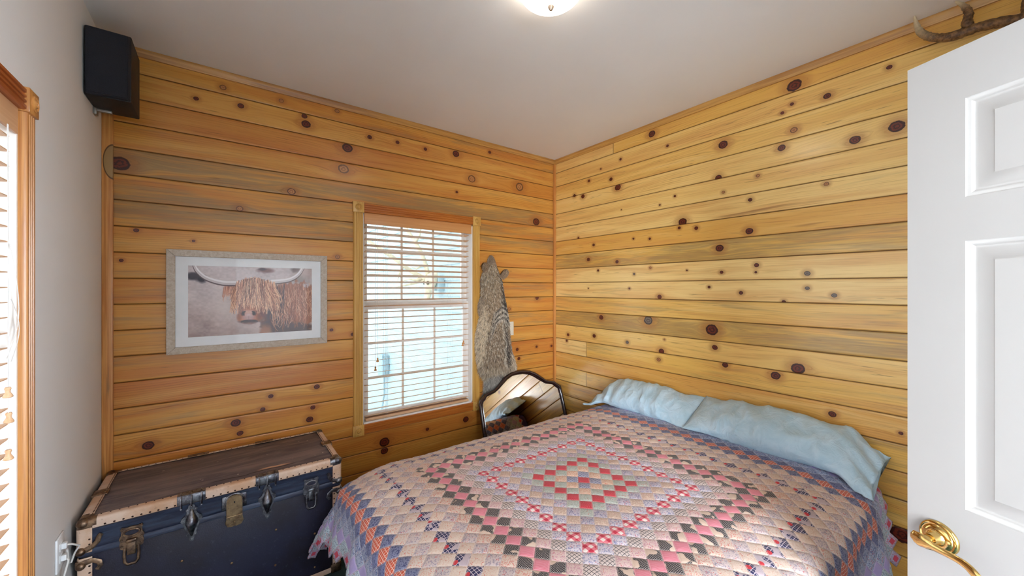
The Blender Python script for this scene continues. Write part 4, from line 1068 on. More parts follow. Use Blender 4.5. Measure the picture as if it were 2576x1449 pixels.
    # curled corner clamps at the lid seam
    def clamp(cx, s, zc, up, mat):
        m = MB(); y = TY-0.007
        pts = []
        for i in range(11):
            a = -PI/2 + PI*i/10*0.62 if up > 0 else -PI/2 + PI*i/10*0.62
            pts.append((cx + s*(0.010 + 0.060*math.cos(a)*1.0), y, zc + up*(0.052 + 0.052*math.sin(a))))
        pts = [(cx + s*0.0, y, zc), (cx + s*0.022, y, zc + up*0.002), (cx + s*0.042, y, zc + up*0.010), (cx + s*0.056, y, zc + up*0.026), (cx + s*0.060, y, zc + up*0.044), (cx+s*0.066, y, zc+up*0.052)] if up > 0 else \
              [(cx + s*0.0, y, zc-0.004), (cx + s*0.022, y, zc+0.004), (cx + s*0.044, y, zc+0.006), (cx + s*0.060, y, zc-0.006), (cx + s*0.064, y, zc-0.022), (cx+s*0.054, y, zc-0.034)]
        m.tube(pts, [(0.0028, 0.013), (0.0030, 0.011), (0.003, 0.009), (0.003, 0.009), (0.003, 0.008), (0.003, 0.008)], 10, flat=(0, 1, 0))
        m.lathe([(0.015, 0), (0.0145, 0.006), (0.010, 0.012), (0, 0.0145)], (cx + s*0.010, TY-0.004, zc + (0.0 if up > 0 else -0.006)), (-s*0.25, -1, 0), 16)
        for px, pz in ((0.036, 0.008), (0.062, 0.046)) if up > 0 else ((0.040, 0.002), (0.060, -0.026)):
            m.lathe([(0.0035, 0), (0.003, 0.002), (0, 0.003)], (cx + s*px, y-0.0025, zc+pz), (0,-1,0), 8)
        # wrap round the side
        m.box(min(cx-s*.0065, cx+s*.004), max(cx-s*.0065, cx+s*.004), TY-.004, TY+.045, zc-0.012, zc+0.012, bev=0.003)
        m.build('corner_clamp', mat, T, smooth=50)
    for cx, s, mt in ((TX, 1, AGED), (TX+Wt, -1, STEEL)):
        clamp(cx, s, ZS+0.014, 1, mt); clamp(cx, s, ZS-0.036, -1, mt)
    # steel clamps over the front top edge
    def topclamp(x0, x1):
        m = MB(); y = TY-0.006
        m.box(x0, x1, y, TY+0.002, z1-0.034, z1+0.0015, bev=0.002)
        m.box(x0, x1, y, TY+0.034, z1+0.001, z1+0.0055, bev=0.002)
        for i, xc in enumerate((x0+0.014, (x0+x1)/2, x1-0.014)):
            m.tube([(xc, TY+0.030, z1+0.005), (xc, TY+0.004, z1+0.007), (xc, y-0.001, z1-0.001), (xc, y-0.002, z1-0.020), (xc, y-0.001, z1-0.040), (xc, y, z1-0.050)], [(0.003,0.005)]*4 + [(0.003,0.006), (0.002,0.008)], 10, flat=(0,0,1) if False else None)
            m.lathe([(0.004, 0), (0.0035, 0.002), (0, 0.0032)], (xc, y-0.0045, z1-0.050), (0,-1,0), 8)
        m.build('edge_clamp', STEEL, T, smooth=50)
    topclamp(TX+.291, TX+.388); topclamp(TX+.574, TX+.668)
    for x in (0.40,):
        pass
    # end clamps on the short top edges
    for cx, s in ((TX, 1), (TX+Wt, -1)):
        m = MB(); yc = TY+Dt*0.50
        m.box(min(cx-s*.006, cx+s*.045), max(cx-s*.006, cx+s*.045), yc-0.030, yc+0.030, z1+0.001, z1+0.006, bev=0.002)
        m.box(min(cx-s*.006, cx+s*.0), max(cx-s*.006, cx+s*.0), yc-0.030, yc+0.030, z1-0.04, z1+0.006, bev=0.002)
        for yy_ in (yc-0.012, yc+0.012): m.lathe([(0.006, 0), (0.005, 0.003), (0, 0.0045)], (cx+s*.034, yy_, z1+0.0055), (0,0,1), 10)
        m.build('edge_clamp', AGED, T, smooth=50)
    for x0 in (0.30, 0.60):
        m = MB(); m.box(TX+x0, TX+x0+0.09, TY+Dt-0.034, TY+Dt+0.003, z1+0.001, z1+0.0055, bev=0.002)
        for i in range(3): m.lathe([(0.006, 0), (0.005, 0.003), (0, 0.0045)], (TX+x0+0.015+0.03*i, TY+Dt-0.026, z1+0.005), (0,0,1), 10)
        m.build('edge_clamp', AGED, T, smooth=50)
    # teardrop bumpers
    def bumper(xc, mat):
        m = MB(); y = TY-0.003
        zt, zb_, zm_ = 0.540, 0.402, 0.492
        out = [(0,0.556),(0.010,0.552),(0.012,0.542),(0.020,0.534),(0.016,0.524),(0.022,0.510),(0.034,0.500),(0.037,0.488),(0.029,0.478),(0.024,0.458),(0.016,0.438),(0.018,0.424),(0.010,0.412),(0.006,0.398),(0,0.394)]
        pts = [(xc+a, b) for a, b in out] + [(xc-a, b) for a, b in out[-2:0:-1]]
        m.prism(pts, lambda a, b: Vector((a, y+0.004, b)), lambda a, b: Vector((a, y-0.003, b)))
        # faceted swelling: two cones back to back
        n = 14; rows = []
        for z, w_, d_ in ((0.536, 0.004, 0.002), (0.520, 0.009, 0.012), (0.496, 0.020, 0.026), (0.482, 0.023, 0.031), (0.474, 0.022, 0.030), (0.452, 0.014, 0.019), (0.430, 0.007, 0.008), (0.418, 0.003, 0.002)):
            rows.append([Vector((xc + w_*math.cos(PI*i/n), y-0.002 - d_*math.sin(PI*i/n), z)) for i in range(n+1)])
        m.sheet(rows)
        for dx, zz in ((0, 0.549), (-0.013, 0.531), (0.013, 0.531), (-0.030, 0.490), (0.030, 0.490), (-0.012, 0.424), (0.012, 0.424), (0, 0.403)):
            m.lathe([(0.0042, 0), (0.0035, 0.0025), (0, 0.0036)], (xc+dx, y-0.003, zz), (0,-1,0), 8)
        m.build('bumper', mat, T, smooth=40)
    bumper(TX+.340, STEEL); bumper(TX+.620, STEEL)
    # draw-bolt latches
    def latch(xc, mat):
        m = MB(); y = TY-0.004; zt = 0.520
        out = [(0.0,0.010),(0.016,0.008),(0.030,0.012),(0.034,0.004),(0.030,-0.006),(0.032,-0.020),(0.038,-0.032),(0.034,-0.044),(0.036,-0.056),(0.034,-0.072),(0.022,-0.080),(0.012,-0.086),(0,-0.086)]
        pts = [(xc+a, zt+b) for a, b in out] + [(xc-a, zt+b) for a, b in out[-2:0:-1]]
        m.prism(pts, lambda a, b: Vector((a, y+0.004, b)), lambda a, b: Vector((a, y-0.0025, b)))
        ring = [Vector((xc + 0.024*math.cos(a), y-0.004, zt-0.014 + 0.0125*math.sin(a))) for a in [2*PI*i/24 for i in range(25)]]
        m.tube(ring, 0.0035, 8, caps=False)
        m.mi = 1; m.lathe([(0.020, 0), (0, 0.0008)], (xc, y-0.0028, zt-0.014), (0,-1,0), 20, (0.58, 1.0)); m.mi = 0
        m.box(xc-0.016, xc+0.016, y-0.016, y-0.001, zt-0.050, zt-0.036, bev=0.004)
        m.box(xc-0.013, xc+0.013, y-0.012, y-0.004, zt-0.100, zt-0.044, bev=0.003)
        hoop = [Vector((xc-0.020, y-0.004, zt-0.070)), Vector((xc-0.0215, y-0.005, zt-0.100)), Vector((xc-0.020, y-0.005, zt-0.128)), Vector((xc-0.012, y-0.005, zt-0.140)), Vector((xc+0.012, y-0.005, zt-0.140)), Vector((xc+0.020, y-0.005, zt-0.128)), Vector((xc+0.0215, y-0.005, zt-0.100)), Vector((xc+0.020, y-0.004, zt-0.070))]
        m.tube(hoop, [(0.0025, 0.005)]*8, 8, flat=(0,1,0))
        for dx, dz in ((-0.028, 0.004), (0.028, 0.004), (-0.030, -0.038), (0.030, -0.038), (-0.029, -0.064), (0.029, -0.064)):
            m.lathe([(0.0042, 0), (0.0035, 0.0025), (0, 0.0036)], (xc+dx, y-0.0025, zt+dz), (0,-1,0), 8)
        m.build('latch', [mat, TBODY], T, smooth=40)
    latch(TX+.152, AGED); latch(TX+.810, STEEL)
    # centre lock
    m = MB(); y = TY-0.003; xc = TX+.492; zc = 0.518
    m.box(xc-0.046, xc+0.046, y-0.001, y+0.005, zc-0.032, zc+0.030, bev=0.002)
    m.lathe([(0.040, 0.0), (0.040, 0.006), (0.036, 0.008), (0.034, 0.006), (0.030, 0.008)], (xc, y, zc), (0,-1,0), 30)
    m.build('lock_plate', STEEL, T, smooth=40)
    m = MB(); arc = [(xc+0.030*math.cos(a), zc+0.004+0.030*math.sin(a)) for a in [PI*i/16 for i in range(17)]]
    pts = arc + [(xc-0.028, zc-0.058), (xc-0.030, zc-0.068), (xc-0.034, zc-0.090), (xc-0.026, zc-0.106), (xc-0.008, zc-0.110), (xc, zc-0.104), (xc+0.008, zc-0.110), (xc+0.026, zc-0.106), (xc+0.034, zc-0.090), (xc+0.030, zc-0.068), (xc+0.028, zc-0.058)]
    m.prism(pts, lambda a, b: Vector((a, y-0.004, b)), lambda a, b: Vector((a, y-0.012, b)))
    bmesh.ops.bevel(m.bm, geom=[e for e in m.bm.edges if abs((e.verts[0].co-e.verts[1].co).y) < 1e-6], offset=0.002, segments=2, affect='EDGES')
    m.tube([(xc-0.029, y-0.0125, zc-0.062), (xc+0.029, y-0.0125, zc-0.062)], 0.0022, 8)
    for dx, dz in ((-0.016, -0.072), (0.016, -0.072), (0, -0.088)): m.lathe([(0.0045, 0), (0.0035, 0.0025), (0, 0.0036)], (xc+dx, y-0.012, zc+dz), (0,-1,0), 8)
    m.build('lock', LOCKB, T, smooth=40)
    m = MB(); m.lathe([(0.0035, 0), (0.0035, 0.0006), (0, 0.0006)], (xc, y-0.012, zc+0.002), (0,-1,0), 10, (1.4, 0.8)); m.build('keyhole', BLACKC, T)
trunk()

# ------------------------------------------------------------------ bed
QX, QY = -1.254, -1.530         # centre of the quilt
HX, HY = 0.800, 0.735           # half length towards the foot, half width of the flat top
ZT = 0.628
CELL = 0.0515
def sstep(a, b, x):
    t = np.clip((x-a)/(b-a), 0, 1); return t*t*(3-2*t)
def drape(a, b, lift=0.0, ripple=1.0):
    """cloth coordinates (a along +x, b along +y, metres from the quilt centre) -> world"""
    ex = np.minimum(0, a + HX); ey = np.where(np.abs(b) > HY, b - np.sign(b)*HY, 0.0)
    cx, cy = a - ex, b - ey
    Ln = np.sqrt(ex**2 + ey**2) + 1e-9; dx, dy = ex/Ln, ey/Ln
    rho = 0.085
    q = rho*PI/2
    ang = np.clip(Ln/rho, 0, PI/2)
    corner = np.abs(dx*dy)*2
    fl = 0.16 + 0.30*corner
    rest = np.maximum(0, Ln - q)
    out = rho*np.sin(ang) + rest*fl; dn = rho*(1-np.cos(ang)) + rest*np.sqrt(1-fl**2)
    phase = (cx*9.0 + cy*11.0) + np.arctan2(dy, dx)*5.0
    rip = ripple*0.020*np.sin(phase*2.1 + 0.6*np.sin(phase))*sstep(0.08, 0.30, Ln)
    out = out + rip
    X = QX + cx + dx*out; Y = QY + cy + dy*out
    # the mattress top is softly crowned
    ux = np.clip((cx + HX)/0.22, 0, 1); uy = np.clip((HY - np.abs(cy))/0.26, 0, 1)
    crown = -0.034*(1-ux)**2 - 0.030*(1-uy)**2
    Z = ZT + lift + crown - dn
    Z = Z + 0.0035*np.sin(cx*13+cy*5)*np.sin(cy*17-cx*3)
    return X, Y, Z

def build_quilt():
    Rr = 30; S = 6
    vid = {}; P = []; F = []
    def vert(p, q):
        k = (p, q)
        if k not in vid: vid[k] = len(P); P.append(k)
        return vid[k]
    for i in range(-Rr, Rr+1):
        for j in range(-Rr, Rr+1):
            if abs(i)+abs(j) > Rr: continue
            for s in range(S):
                for t in range(S):
                    p, q = i*S+s, j*S+t
                    F.append((vert(p, q), vert(p+1, q), vert(p+1, q+1), vert(p, q+1)))
    P = np.array(P, float)/S - 0.5
    u, v = P[:, 0], P[:, 1]
    a = (u - v)/math.sqrt(2)*CELL; b = (u + v)/math.sqrt(2)*CELL
    X, Y, Z = drape(a, b)
    # puffed squares between the stitching
    fu = np.abs(u - np.floor(u+0.5)); fv = np.abs(v - np.floor(v+0.5))
    puff = (1 - (2*fu)**4)*(1 - (2*fv)**4)
    eps = 1e-3
    Xa, Ya, Za = drape(a+eps, b); Xb, Yb, Zb = drape(a, b+eps)
    t1 = np.stack([Xa-X, Ya-Y, Za-Z], -1); t2 = np.stack([Xb-X, Yb-Y, Zb-Z], -1)
    nn = np.cross(t1, t2); nn /= np.linalg.norm(nn, axis=1)[:, None] + 1e-12
    r = np.random.default_rng(5)
    jit = r.normal(0, 1, len(u))
    V = np.stack([X, Y, Z], -1) + nn*(puff*0.0028 + jit*0.0004)[:, None]
    me = np_mesh('patchwork_quilt', V, np.array(F))
    fattr(me, 'qu', u); fattr(me, 'qv', v)
    o = link('patchwork_quilt', me, QUILT, smooth=180)
    sm = o.modifiers.new('thickness', 'SOLIDIFY'); sm.thickness = 0.009; sm.offset = -1
    tag(o, 'zigzag-edged patchwork quilt of pink, red and navy squares spread over the bed', 'quilt')
    return o
build_quilt()

BD = thing('bed', (QX, QY, 0.0), 'double bed under the patchwork quilt with a violet blue dust ruffle', 'bed')
m = MB(); m.box(-2.035, -0.030, QY-HY-0.045, QY+HY+0.045, 0.33, 0.588, bev=0.06, seg=5); m.build('mattress', SHEET, BD, smooth=60)
m = MB(); m.box(-2.03, -0.030, QY-HY-0.04, QY+HY+0.04, 0.14, 0.335, bev=0.02); m.build('box_spring', SKIRT, BD)
for lx in (-1.95, -0.12):
    for ly in (QY-0.66, QY+0.66):
        m = MB(); m.tube([(lx, ly, 0.0), (lx, ly, 0.145)], 0.022, 12); m.build('leg', BLACKC, BD)
def ruffle():
    m = MB(); pts = []
    x0, x1, y0, y1 = -2.055, -0.035, QY-HY-0.062, QY+HY+0.062
    per = [(x1, y1), (x0, y1), (x0, y0), (x1, y0)]
    for (a, b) in zip(per, per[1:]):
        n = int((Vector(b)-Vector(a)).length/0.008)
        for i in range(n): pts.append(Vector(a).lerp(Vector(b), i/n))
    pts.append(Vector(per[-1]))
    rows = []
    for z, amp in ((0.350, 0.002), (0.30, 0.006), (0.2, 0.011), (0.1, 0.014), (0.012, 0.017)):
        row = []
        for i, p in enumerate(pts):
            d = (pts[min(i+1, len(pts)-1)] - pts[max(i-1, 0)]).normalized(); nn = Vector((d.y, -d.x))
            w = math.sin(i*0.52 + 1.3*math.sin(i*0.031)) + 0.4*math.sin(i*0.23)
            q = p + nn*(-amp*w); row.append(Vector((q.x, q.y, z)))
        rows.append(row)
    m.sheet(rows)
    o = m.build('dust_ruffle', SKIRT, BD, smooth=80)
ruffle()

def pillow(name, label, y0, y1, cx, cz, tilt, ax, bz, flap, seed):
    """y0 > y1: runs along the wall; cross-section is a tilted, pinched ellipse"""
    nu, nv = 110, 72
    rows = []
    for i in range(nu+1):
        u = -1 + 2*i/nu
        y = (y0+y1)/2 + (y1-y0)/2*u
        e = max(0.0, 1 - abs(u)**2.1)
        open_end = (u > 0) if flap > 0 else (u < 0)
        fat = e**0.72
        if abs(u) > 0.86: fat = max(fat, 0.0)
        bb = max(0.006, bz*fat); aa = ax*(0.90 + 0.10*abs(u)**4) if True else ax
        row = []
        # the open end of the case is loose and sags
        loose = sstep(0.68, 1.0, np.array(u*flap)).item()
        tl = tilt*(1 - 0.35*loose)
        cxx = cx - 0.035*loose; czz = cz - 0.065*loose + 0.0*u
        for j in range(nv):
            t = 2*PI*j/nv
            ct, st = math.cos(t), math.sin(t)
            px = aa*math.copysign(abs(ct)**0.80, ct); pz = bb*math.copysign(abs(st)**0.95, st)
            # flattened where it lies on the quilt
            if pz < 0: pz *= 0.72
            nz = mnoise.fractal(Vector((u*2.2+seed, px*9, pz*9)), 1.0, 2.0, 4)
            w = mnoise.ridged_multi_fractal(Vector((u*3.0+seed*2, px*5.0 + u*1.5, pz*4)), 0.8, 2.2, 3, 1.0, 2.0) - 1.0
            k = 1 + 0.05*nz
            fold = 0.015*w*min(1, fat+0.3) + loose*0.014*math.sin(px*55 + u*9)
            px2, pz2 = px*k, pz*k + (fold if pz > 0 else fold*0.3)
            c, s = math.cos(tl), math.sin(tl)
            X = cxx + px2*c - pz2*s; Z = czz + px2*s + pz2*c
            yy_ = y + 0.010*nz + (-0.02*(abs(ct)**3) * (1 if u > 0 else -1) * (abs(u) > 0.9) * -1) * (1 if y1 > y0 else -1)
            row.append(Vector((min(X, -0.006), yy_, Z)))
        rows.append(row)
    m = MB(); g = m.sheet(rows, closed=True)
    m.bm.faces.new(g[0][::-1]); m.bm.faces.new(g[-1])
    o = m.build(name, PILLOW, None, smooth=180)
    return tag(o, label, 'pillow')
pillow('pillow', 'pale blue pillow nearer the mirror, its left corner on the quilt', -0.690, -1.455, -0.142, 0.704, math.radians(26), 0.158, 0.078, -1, 1.7)
pillow('pillow', 'pale blue pillow nearer the white door, its open end hanging off the bed', -1.480, -2.330, -0.150, 0.712, math.radians(26), 0.170, 0.094, 1, 6.1)

# ------------------------------------------------------------------ leaning mirror
MO = [(-0.934, 0.384), (-0.932, 0.467), (-0.929, 0.55), (-0.926, 0.601), (-0.912, 0.633), (-0.878, 0.648), (-0.858, 0.667), (-0.815, 0.682), (-0.763, 0.696), (-0.725, 0.718), (-0.686, 0.744), (-0.631, 0.782), (-0.567, 0.807), (-0.505, 0.815), (-0.432, 0.813), (-0.354, 0.799), (-0.296, 0.774), (-0.241, 0.734), (-0.192, 0.693), (-0.142, 0.678), (-0.091, 0.666), (-0.063, 0.641), (-0.028, 0.618), (-0.011, 0.58), (-0.012, 0.52), (-0.022, 0.407)]
MI = [(-0.9, 0.385), (-0.895, 0.459), (-0.895, 0.523), (-0.891, 0.595), (-0.88, 0.614), (-0.856, 0.627), (-0.844, 0.647), (-0.799, 0.657), (-0.747, 0.669), (-0.708, 0.692), (-0.656, 0.726), (-0.602, 0.76), (-0.544, 0.78), (-0.471, 0.782), (-0.422, 0.777), (-0.357, 0.76), (-0.302, 0.728), (-0.253, 0.691), (-0.208, 0.662), (-0.157, 0.65), (-0.124, 0.645), (-0.104, 0.62), (-0.069, 0.599), (-0.062, 0.553), (-0.06, 0.488), (-0.06, 0.399)]
def mirror():
    th = math.radians(18.4); ct, st = math.cos(th), math.sin(th)
    P0 = Vector((0, -0.05, 0.752))
    # (x, s): s = height measured up the glass
    s0 = 0.752/ct
    up = Vector((0, st, ct)); nn = Vector((0, -ct, st))
    def fr(x, s, d): return Vector((x, -0.05, 0.752)) + up*(s - s0) + nn*d
    out = [(-0.930, 0.015)] + [p for p in MO] + [(-0.024, 0.2), (-0.026, 0.015)]
    inn = [(-0.896, 0.055)] + [p for p in MI] + [(-0.062, 0.2), (-0.064, 0.055)]
    out = [(min(a, -0.026), b) for a, b in out]
    def resample(p, n):
        p = np.array(p + [p[0]]); d = np.r_[0, np.cumsum(np.hypot(*np.diff(p, axis=0).T))]
        s = np.linspace(0, d[-1], n, endpoint=False); return [(float(np.interp(k, d, p[:,0])), float(np.interp(k, d, p[:,1]))) for k in s]
    # match inner to outer by index along matching lists
    n = len(out); 
    inn2 = []
    for a, b in out:
        k = min(range(len(inn)), key=lambda i: (inn[i][0]-a)**2 + (inn[i][1]-b)**2)
        # nearest point on the inner polyline
        best = None
        for q in (k-1, k):
            p1 = Vector(inn[q % len(inn)]); p2 = Vector(inn[(q+1) % len(inn)]); d = p2-p1
            t = max(0, min(1, (Vector((a, b))-p1).dot(d)/max(1e-9, d.length_squared))); c = p1+d*t
            if best is None or (c-Vector((a, b))).length < (best-Vector((a, b))).length: best = c
        inn2.append((best.x, best.y))
    M = thing('leaning_mirror', (-0.48, -0.20, 0.0), 'arched mirror in a dark wooden frame leaning in the corner behind the bed', 'mirror')
    m = MB()
    rings = []
    for (a, b), (c, d) in zip(out, inn2):
        o_, i_ = Vector((a, b)), Vector((c, d)); r = []
        for f, h in ((0.0, -0.008), (0.0, 0.004), (0.12, 0.012), (0.38, 0.015), (0.62, 0.012), (0.74, 0.007), (0.86, 0.009), (1.0, 0.002), (1.04, -0.004), (1.04, -0.008)):
            q = o_.lerp(i_, f); r.append(m.bm.verts.new(fr(q.x, q.y, h)))
        rings.append(r)
    for a, b in zip(rings, rings[1:] + rings[:1]):
        for k in range(len(a)): k2 = (k+1) % len(a); m.bm.faces.new((a[k], b[k], b[k2], a[k2]))
    m.build('mirror_frame', DARKF, M, smooth=50)
    m = MB(); m.prism([Vector(p).lerp(Vector(q), 0.06) for p, q in zip(inn2, out)], lambda a, b: fr(a, b, -0.001), lambda a, b: fr(a, b, -0.004)); m.build('mirror_glass', MIRROR, M, smooth=None)
    m = MB(); m.prism([Vector(p).lerp(Vector(q), 0.4) for p, q in zip(inn2, out)], lambda a, b: fr(a, b, -0.0055), lambda a, b: fr(a, b, -0.0085)); m.build('backing_board', DARKF, M, smooth=None)
mirror()

# ------------------------------------------------------------------ fur pelt
PELT = [(-0.755, -0.737, 1.776), (-0.764, -0.73, 1.754), (-0.774, -0.723, 1.726), (-0.782, -0.716, 1.697), (-0.798, -0.702, 1.675), (-0.817, -0.694, 1.652), (-0.827, -0.68, 1.618), (-0.839, -0.658, 1.584), (-0.835, -0.646, 1.51), (-0.839, -0.627, 1.431), (-0.846, -0.604, 1.339), (-0.848, -0.592, 1.282), (-0.868, -0.579, 1.225), (-0.88, -0.575, 1.169), (-0.893, -0.572, 1.124), (-0.893, -0.565, 1.055), (-0.89, -0.554, 0.998), (-0.88, -0.543, 0.939), (-0.864, -0.522, 0.88), (-0.848, -0.516, 0.833), (-0.815, -0.531, 0.803), (-0.788, -0.572, 0.775)]
TAILR = [(-0.782, -0.629, 0.824), (-0.786, -0.637, 0.756), (-0.787, -0.651, 0.712), (-0.788, -0.665, 0.679), (-0.79, -0.693, 0.652), (-0.793, -0.734, 0.63)]
def fur_mesh(name, rows, dome, yb, colour, nblade, blen, parent, seed, blen_end=None, tube_bot=False):
    """rows: (x left, x right, z) down the pelt; a domed skin covered in thousands of hairs"""
    r = np.random.default_rng(seed)
    rows = np.array(rows); n = 90; m_ = 22
    zi = rows[:, 2]; s = np.linspace(0, 1, n); zz = zi[0] + (zi[-1]-zi[0])*s
    xl = np.interp(-zz, -zi, rows[:, 0]); xr = np.interp(-zz, -zi, rows[:, 1])
    w = np.linspace(-1, 1, m_)
    def surf(sv, wv):
        a = np.interp(sv, s, xl); b = np.interp(sv, s, xr); z = zi[0] + (zi[-1]-zi[0])*sv
        hw = (b-a)/2
        x = (a+b)/2 + hw*wv
        d = np.minimum(dome, hw*1.1)*np.sqrt(np.clip(1-wv**2, 0, 1))*np.minimum(1, np.minimum(sv, 1-sv)*14+0.25)
        wr = 0.006*np.sin(x*60+z*9)+0.005*np.sin(z*31+x*20)
        return np.stack([x, -yb - d - wr*(1-wv**2), z], -1)
    S_, W_ = np.meshgrid(s, w, indexing='ij')
    V1 = surf(S_.ravel(), W_.ravel()); V0 = V1.copy(); V0[:, 1] = -0.002
    C1 = colour(S_.ravel(), W_.ravel(), V1, r)*0.7
    idx = np.arange(n*m_).reshape(n, m_)
    F1 = np.stack([idx[:-1,:-1], idx[1:,:-1], idx[1:,1:], idx[:-1,1:]], -1).reshape(-1, 4)
    F0 = F1[:, ::-1] + n*m_
    bd = list(idx[0, :]) + list(idx[1:, -1]) + list(idx[-1, -2::-1]) + list(idx[-2:0:-1, 0])
    bd = np.array(bd); nx = np.roll(bd, -1)
    Fs = np.stack([bd, nx, nx + n*m_, bd + n*m_], -1)
    V = [V1, V0]; Cc = [C1, C1]; F = [F1, F0, Fs]; base = 2*n*m_
    # hairs
    sv = r.random(nblade); wv = np.clip(r.normal(0, 1, nblade)*0.0 + r.uniform(-1, 1, nblade), -1, 1)
    edge = r.random(nblade) < 0.22; wv = np.where(edge, np.sign(wv)*(1-np.abs(r.normal(0, .04, nblade))), wv)
    P = surf(sv, wv); c = colour(sv, wv, P, r)
    c = c*(0.62 + 0.72*r.random((nblade, 1)))
    ln = blen*(0.6+0.8*r.random(nblade))*(1+0.6*np.abs(wv)**4)*(1 + (0.9*np.clip((sv-0.8)/0.2, 0, 1) if blen_end else 0))
    dirx = wv**3*0.75 + r.normal(0, 0.22, nblade); dirz = -1.0 + r.normal(0, 0.15, nblade); diry = -0.28 - 0.25*r.random(nblade)*(1-np.abs(wv))
    D = np.stack([dirx, diry, dirz], -1); D /= np.linalg.norm(D, axis=1)[:, None]
    side = np.cross(D, np.array([0, -1.0, 0])); side /= np.linalg.norm(side, axis=1)[:, None] + 1e-9
    wd_ = (0.0011 + 0.0012*r.random(nblade))[:, None]
    mid = P + D*ln[:, None]*0.55 + np.array([0, -0.002, 0]); tip = P + D*ln[:, None] + np.stack([np.zeros(nblade), np.full(nblade, 0.002), -0.15*ln], -1)
    tip[:, 1] = np.minimum(tip[:, 1], -0.002); mid[:, 1] = np.minimum(mid[:, 1], -0.002)
    a = P - side*wd_; b = P + side*wd_; c2 = mid + side*wd_*0.8; d2 = mid - side*wd_*0.8; e1 = tip + side*wd_*0.15; e2 = tip - side*wd_*0.15
    VV = np.stack([a, b, c2, d2, e1, e2], 1).reshape(-1, 3)
    k = np.arange(nblade)*6 + base
    F.append(np.stack([k, k+1, k+2, k+3], -1)); F.append(np.stack([k+3, k+2, k+4, k+5], -1))
    V.append(VV); tipc = np.clip(c*1.25+0.03, 0, 1)
    Cc.append(np.stack([c*.8, c*.8, c, c, tipc, tipc], 1).reshape(-1, 3))
    me = np_mesh(name, np.concatenate(V), np.concatenate(F)); cattr(me, 'col', np.concatenate(Cc))
    return link(name, me, FUR, parent, smooth=180)

def lin3(*c): return np.array(L(*c)[:3])
def pelt_colour(s, w, P, r):
    n = len(s); x, z = P[:, 0], P[:, 2]
    wob = 0.012*np.sin(z*26) + 0.010*np.sin(z*61+1)
    c = np.tile(lin3(158, 134, 106), (n, 1))
    def put(m, col, a=1.0):
        nonlocal c
        m = (np.clip(m, 0, 1)*a)[:, None]; c = c*(1-m) + lin3(*col)*m
    g = lambda v, c0, sd: np.exp(-((v-c0)/sd)**2)
    put(g(z, 1.58, 0.10), (150, 130, 104)); put(sstep(1.24, 1.12, z)*sstep(0.8, 0.88, z), (138, 118, 96), 0.8)
    # darker saddle line down the back
    spine = np.interp(-z, [-1.70, -1.5, -1.35, -1.1, -0.9, -0.8], [-0.73, -0.69, -0.665, -0.655, -0.635, -0.64])
    put(g(x, spine + 0.04, 0.030 + 0.01*np.sin(z*15)), (48, 43, 42), 0.95)
    put(g(x, spine + 0.012 + wob, 0.010)*sstep(1.45, 1.40, z), (196, 190, 176), 0.7)
    # banded patch over the shoulders
    for k, zc in enumerate((1.345, 1.300, 1.262)):
        put(g(z + 1.2*(x-spine)**2*8, zc, 0.012)*sstep(-0.80, -0.76, x), (44, 42, 46), 0.95)
        put(g(z + 1.2*(x-spine)**2*8, zc-0.020, 0.010)*sstep(-0.80, -0.76, x), (208, 200, 186), 0.8)
    # pale flank on the window side
    left = np.interp(-z, [-1.7, -1.4, -1.25, -1.1, -0.95, -0.8], [-0.85, -0.83, -0.79, -0.815, -0.83, -0.90])
    put(sstep(left+0.012, left-0.012, x + wob*0.6)*sstep(1.42, 1.34, z), (206, 186, 156), 0.95)
    put(sstep(0.88, 0.82, z), (176, 160, 136), 0.7)
    put(sstep(-0.575, -0.545, x)*sstep(1.0, 0.9, z), (190, 172, 148), 0.8)
    cl = np.sin(x*170+z*40)*np.sin(z*95-x*60); put((r.random(n) < 0.20+0.16*cl).astype(float), (58, 50, 46), 0.8); put((r.random(n) < 0.16-0.10*cl).astype(float), (226, 216, 196), 0.75)
    put(sstep(1.69, 1.74, z), (132, 112, 92), 0.8)
    return c
def tail_colour(s, w, P, r):
    n = len(s); c = np.tile(lin3(146, 140, 132), (n, 1))
    def put(m, col, a=1.0):
        nonlocal c
        m = (np.clip(m, 0, 1)*a)[:, None]; c = c*(1-m) + lin3(*col)*m
    put(sstep(0.3, 0.8, w), (60, 56, 60), 0.8); put(sstep(0.72, 0.95, s), (92, 100, 112), 0.7); put((r.random(n) < .25).astype(float), (196, 192, 184), 0.6); put((r.random(n) < .2).astype(float), (70, 68, 72), 0.7)
    return c
FP = thing('fur_pelt', (-0.72, -0.012, 0.63), 'grey and tan wild fur pelt hung head up between window and corner', 'pelt')
fur_mesh('body_fur', PELT, 0.050, 0.010, pelt_colour, 46000, 0.019, FP, 21, True)
fur_mesh('tail', TAILR, 0.022, 0.006, tail_colour, 9000, 0.034, FP, 22, True)
def flat_col(col, dark=0.3):
    def f(s, w, P, r):
        c = np.tile(lin3(*col), (len(s), 1)); m = (r.random(len(s)) < dark)[:, None]*0.6; return c*(1-m) + lin3(70, 60, 54)*m
    return f
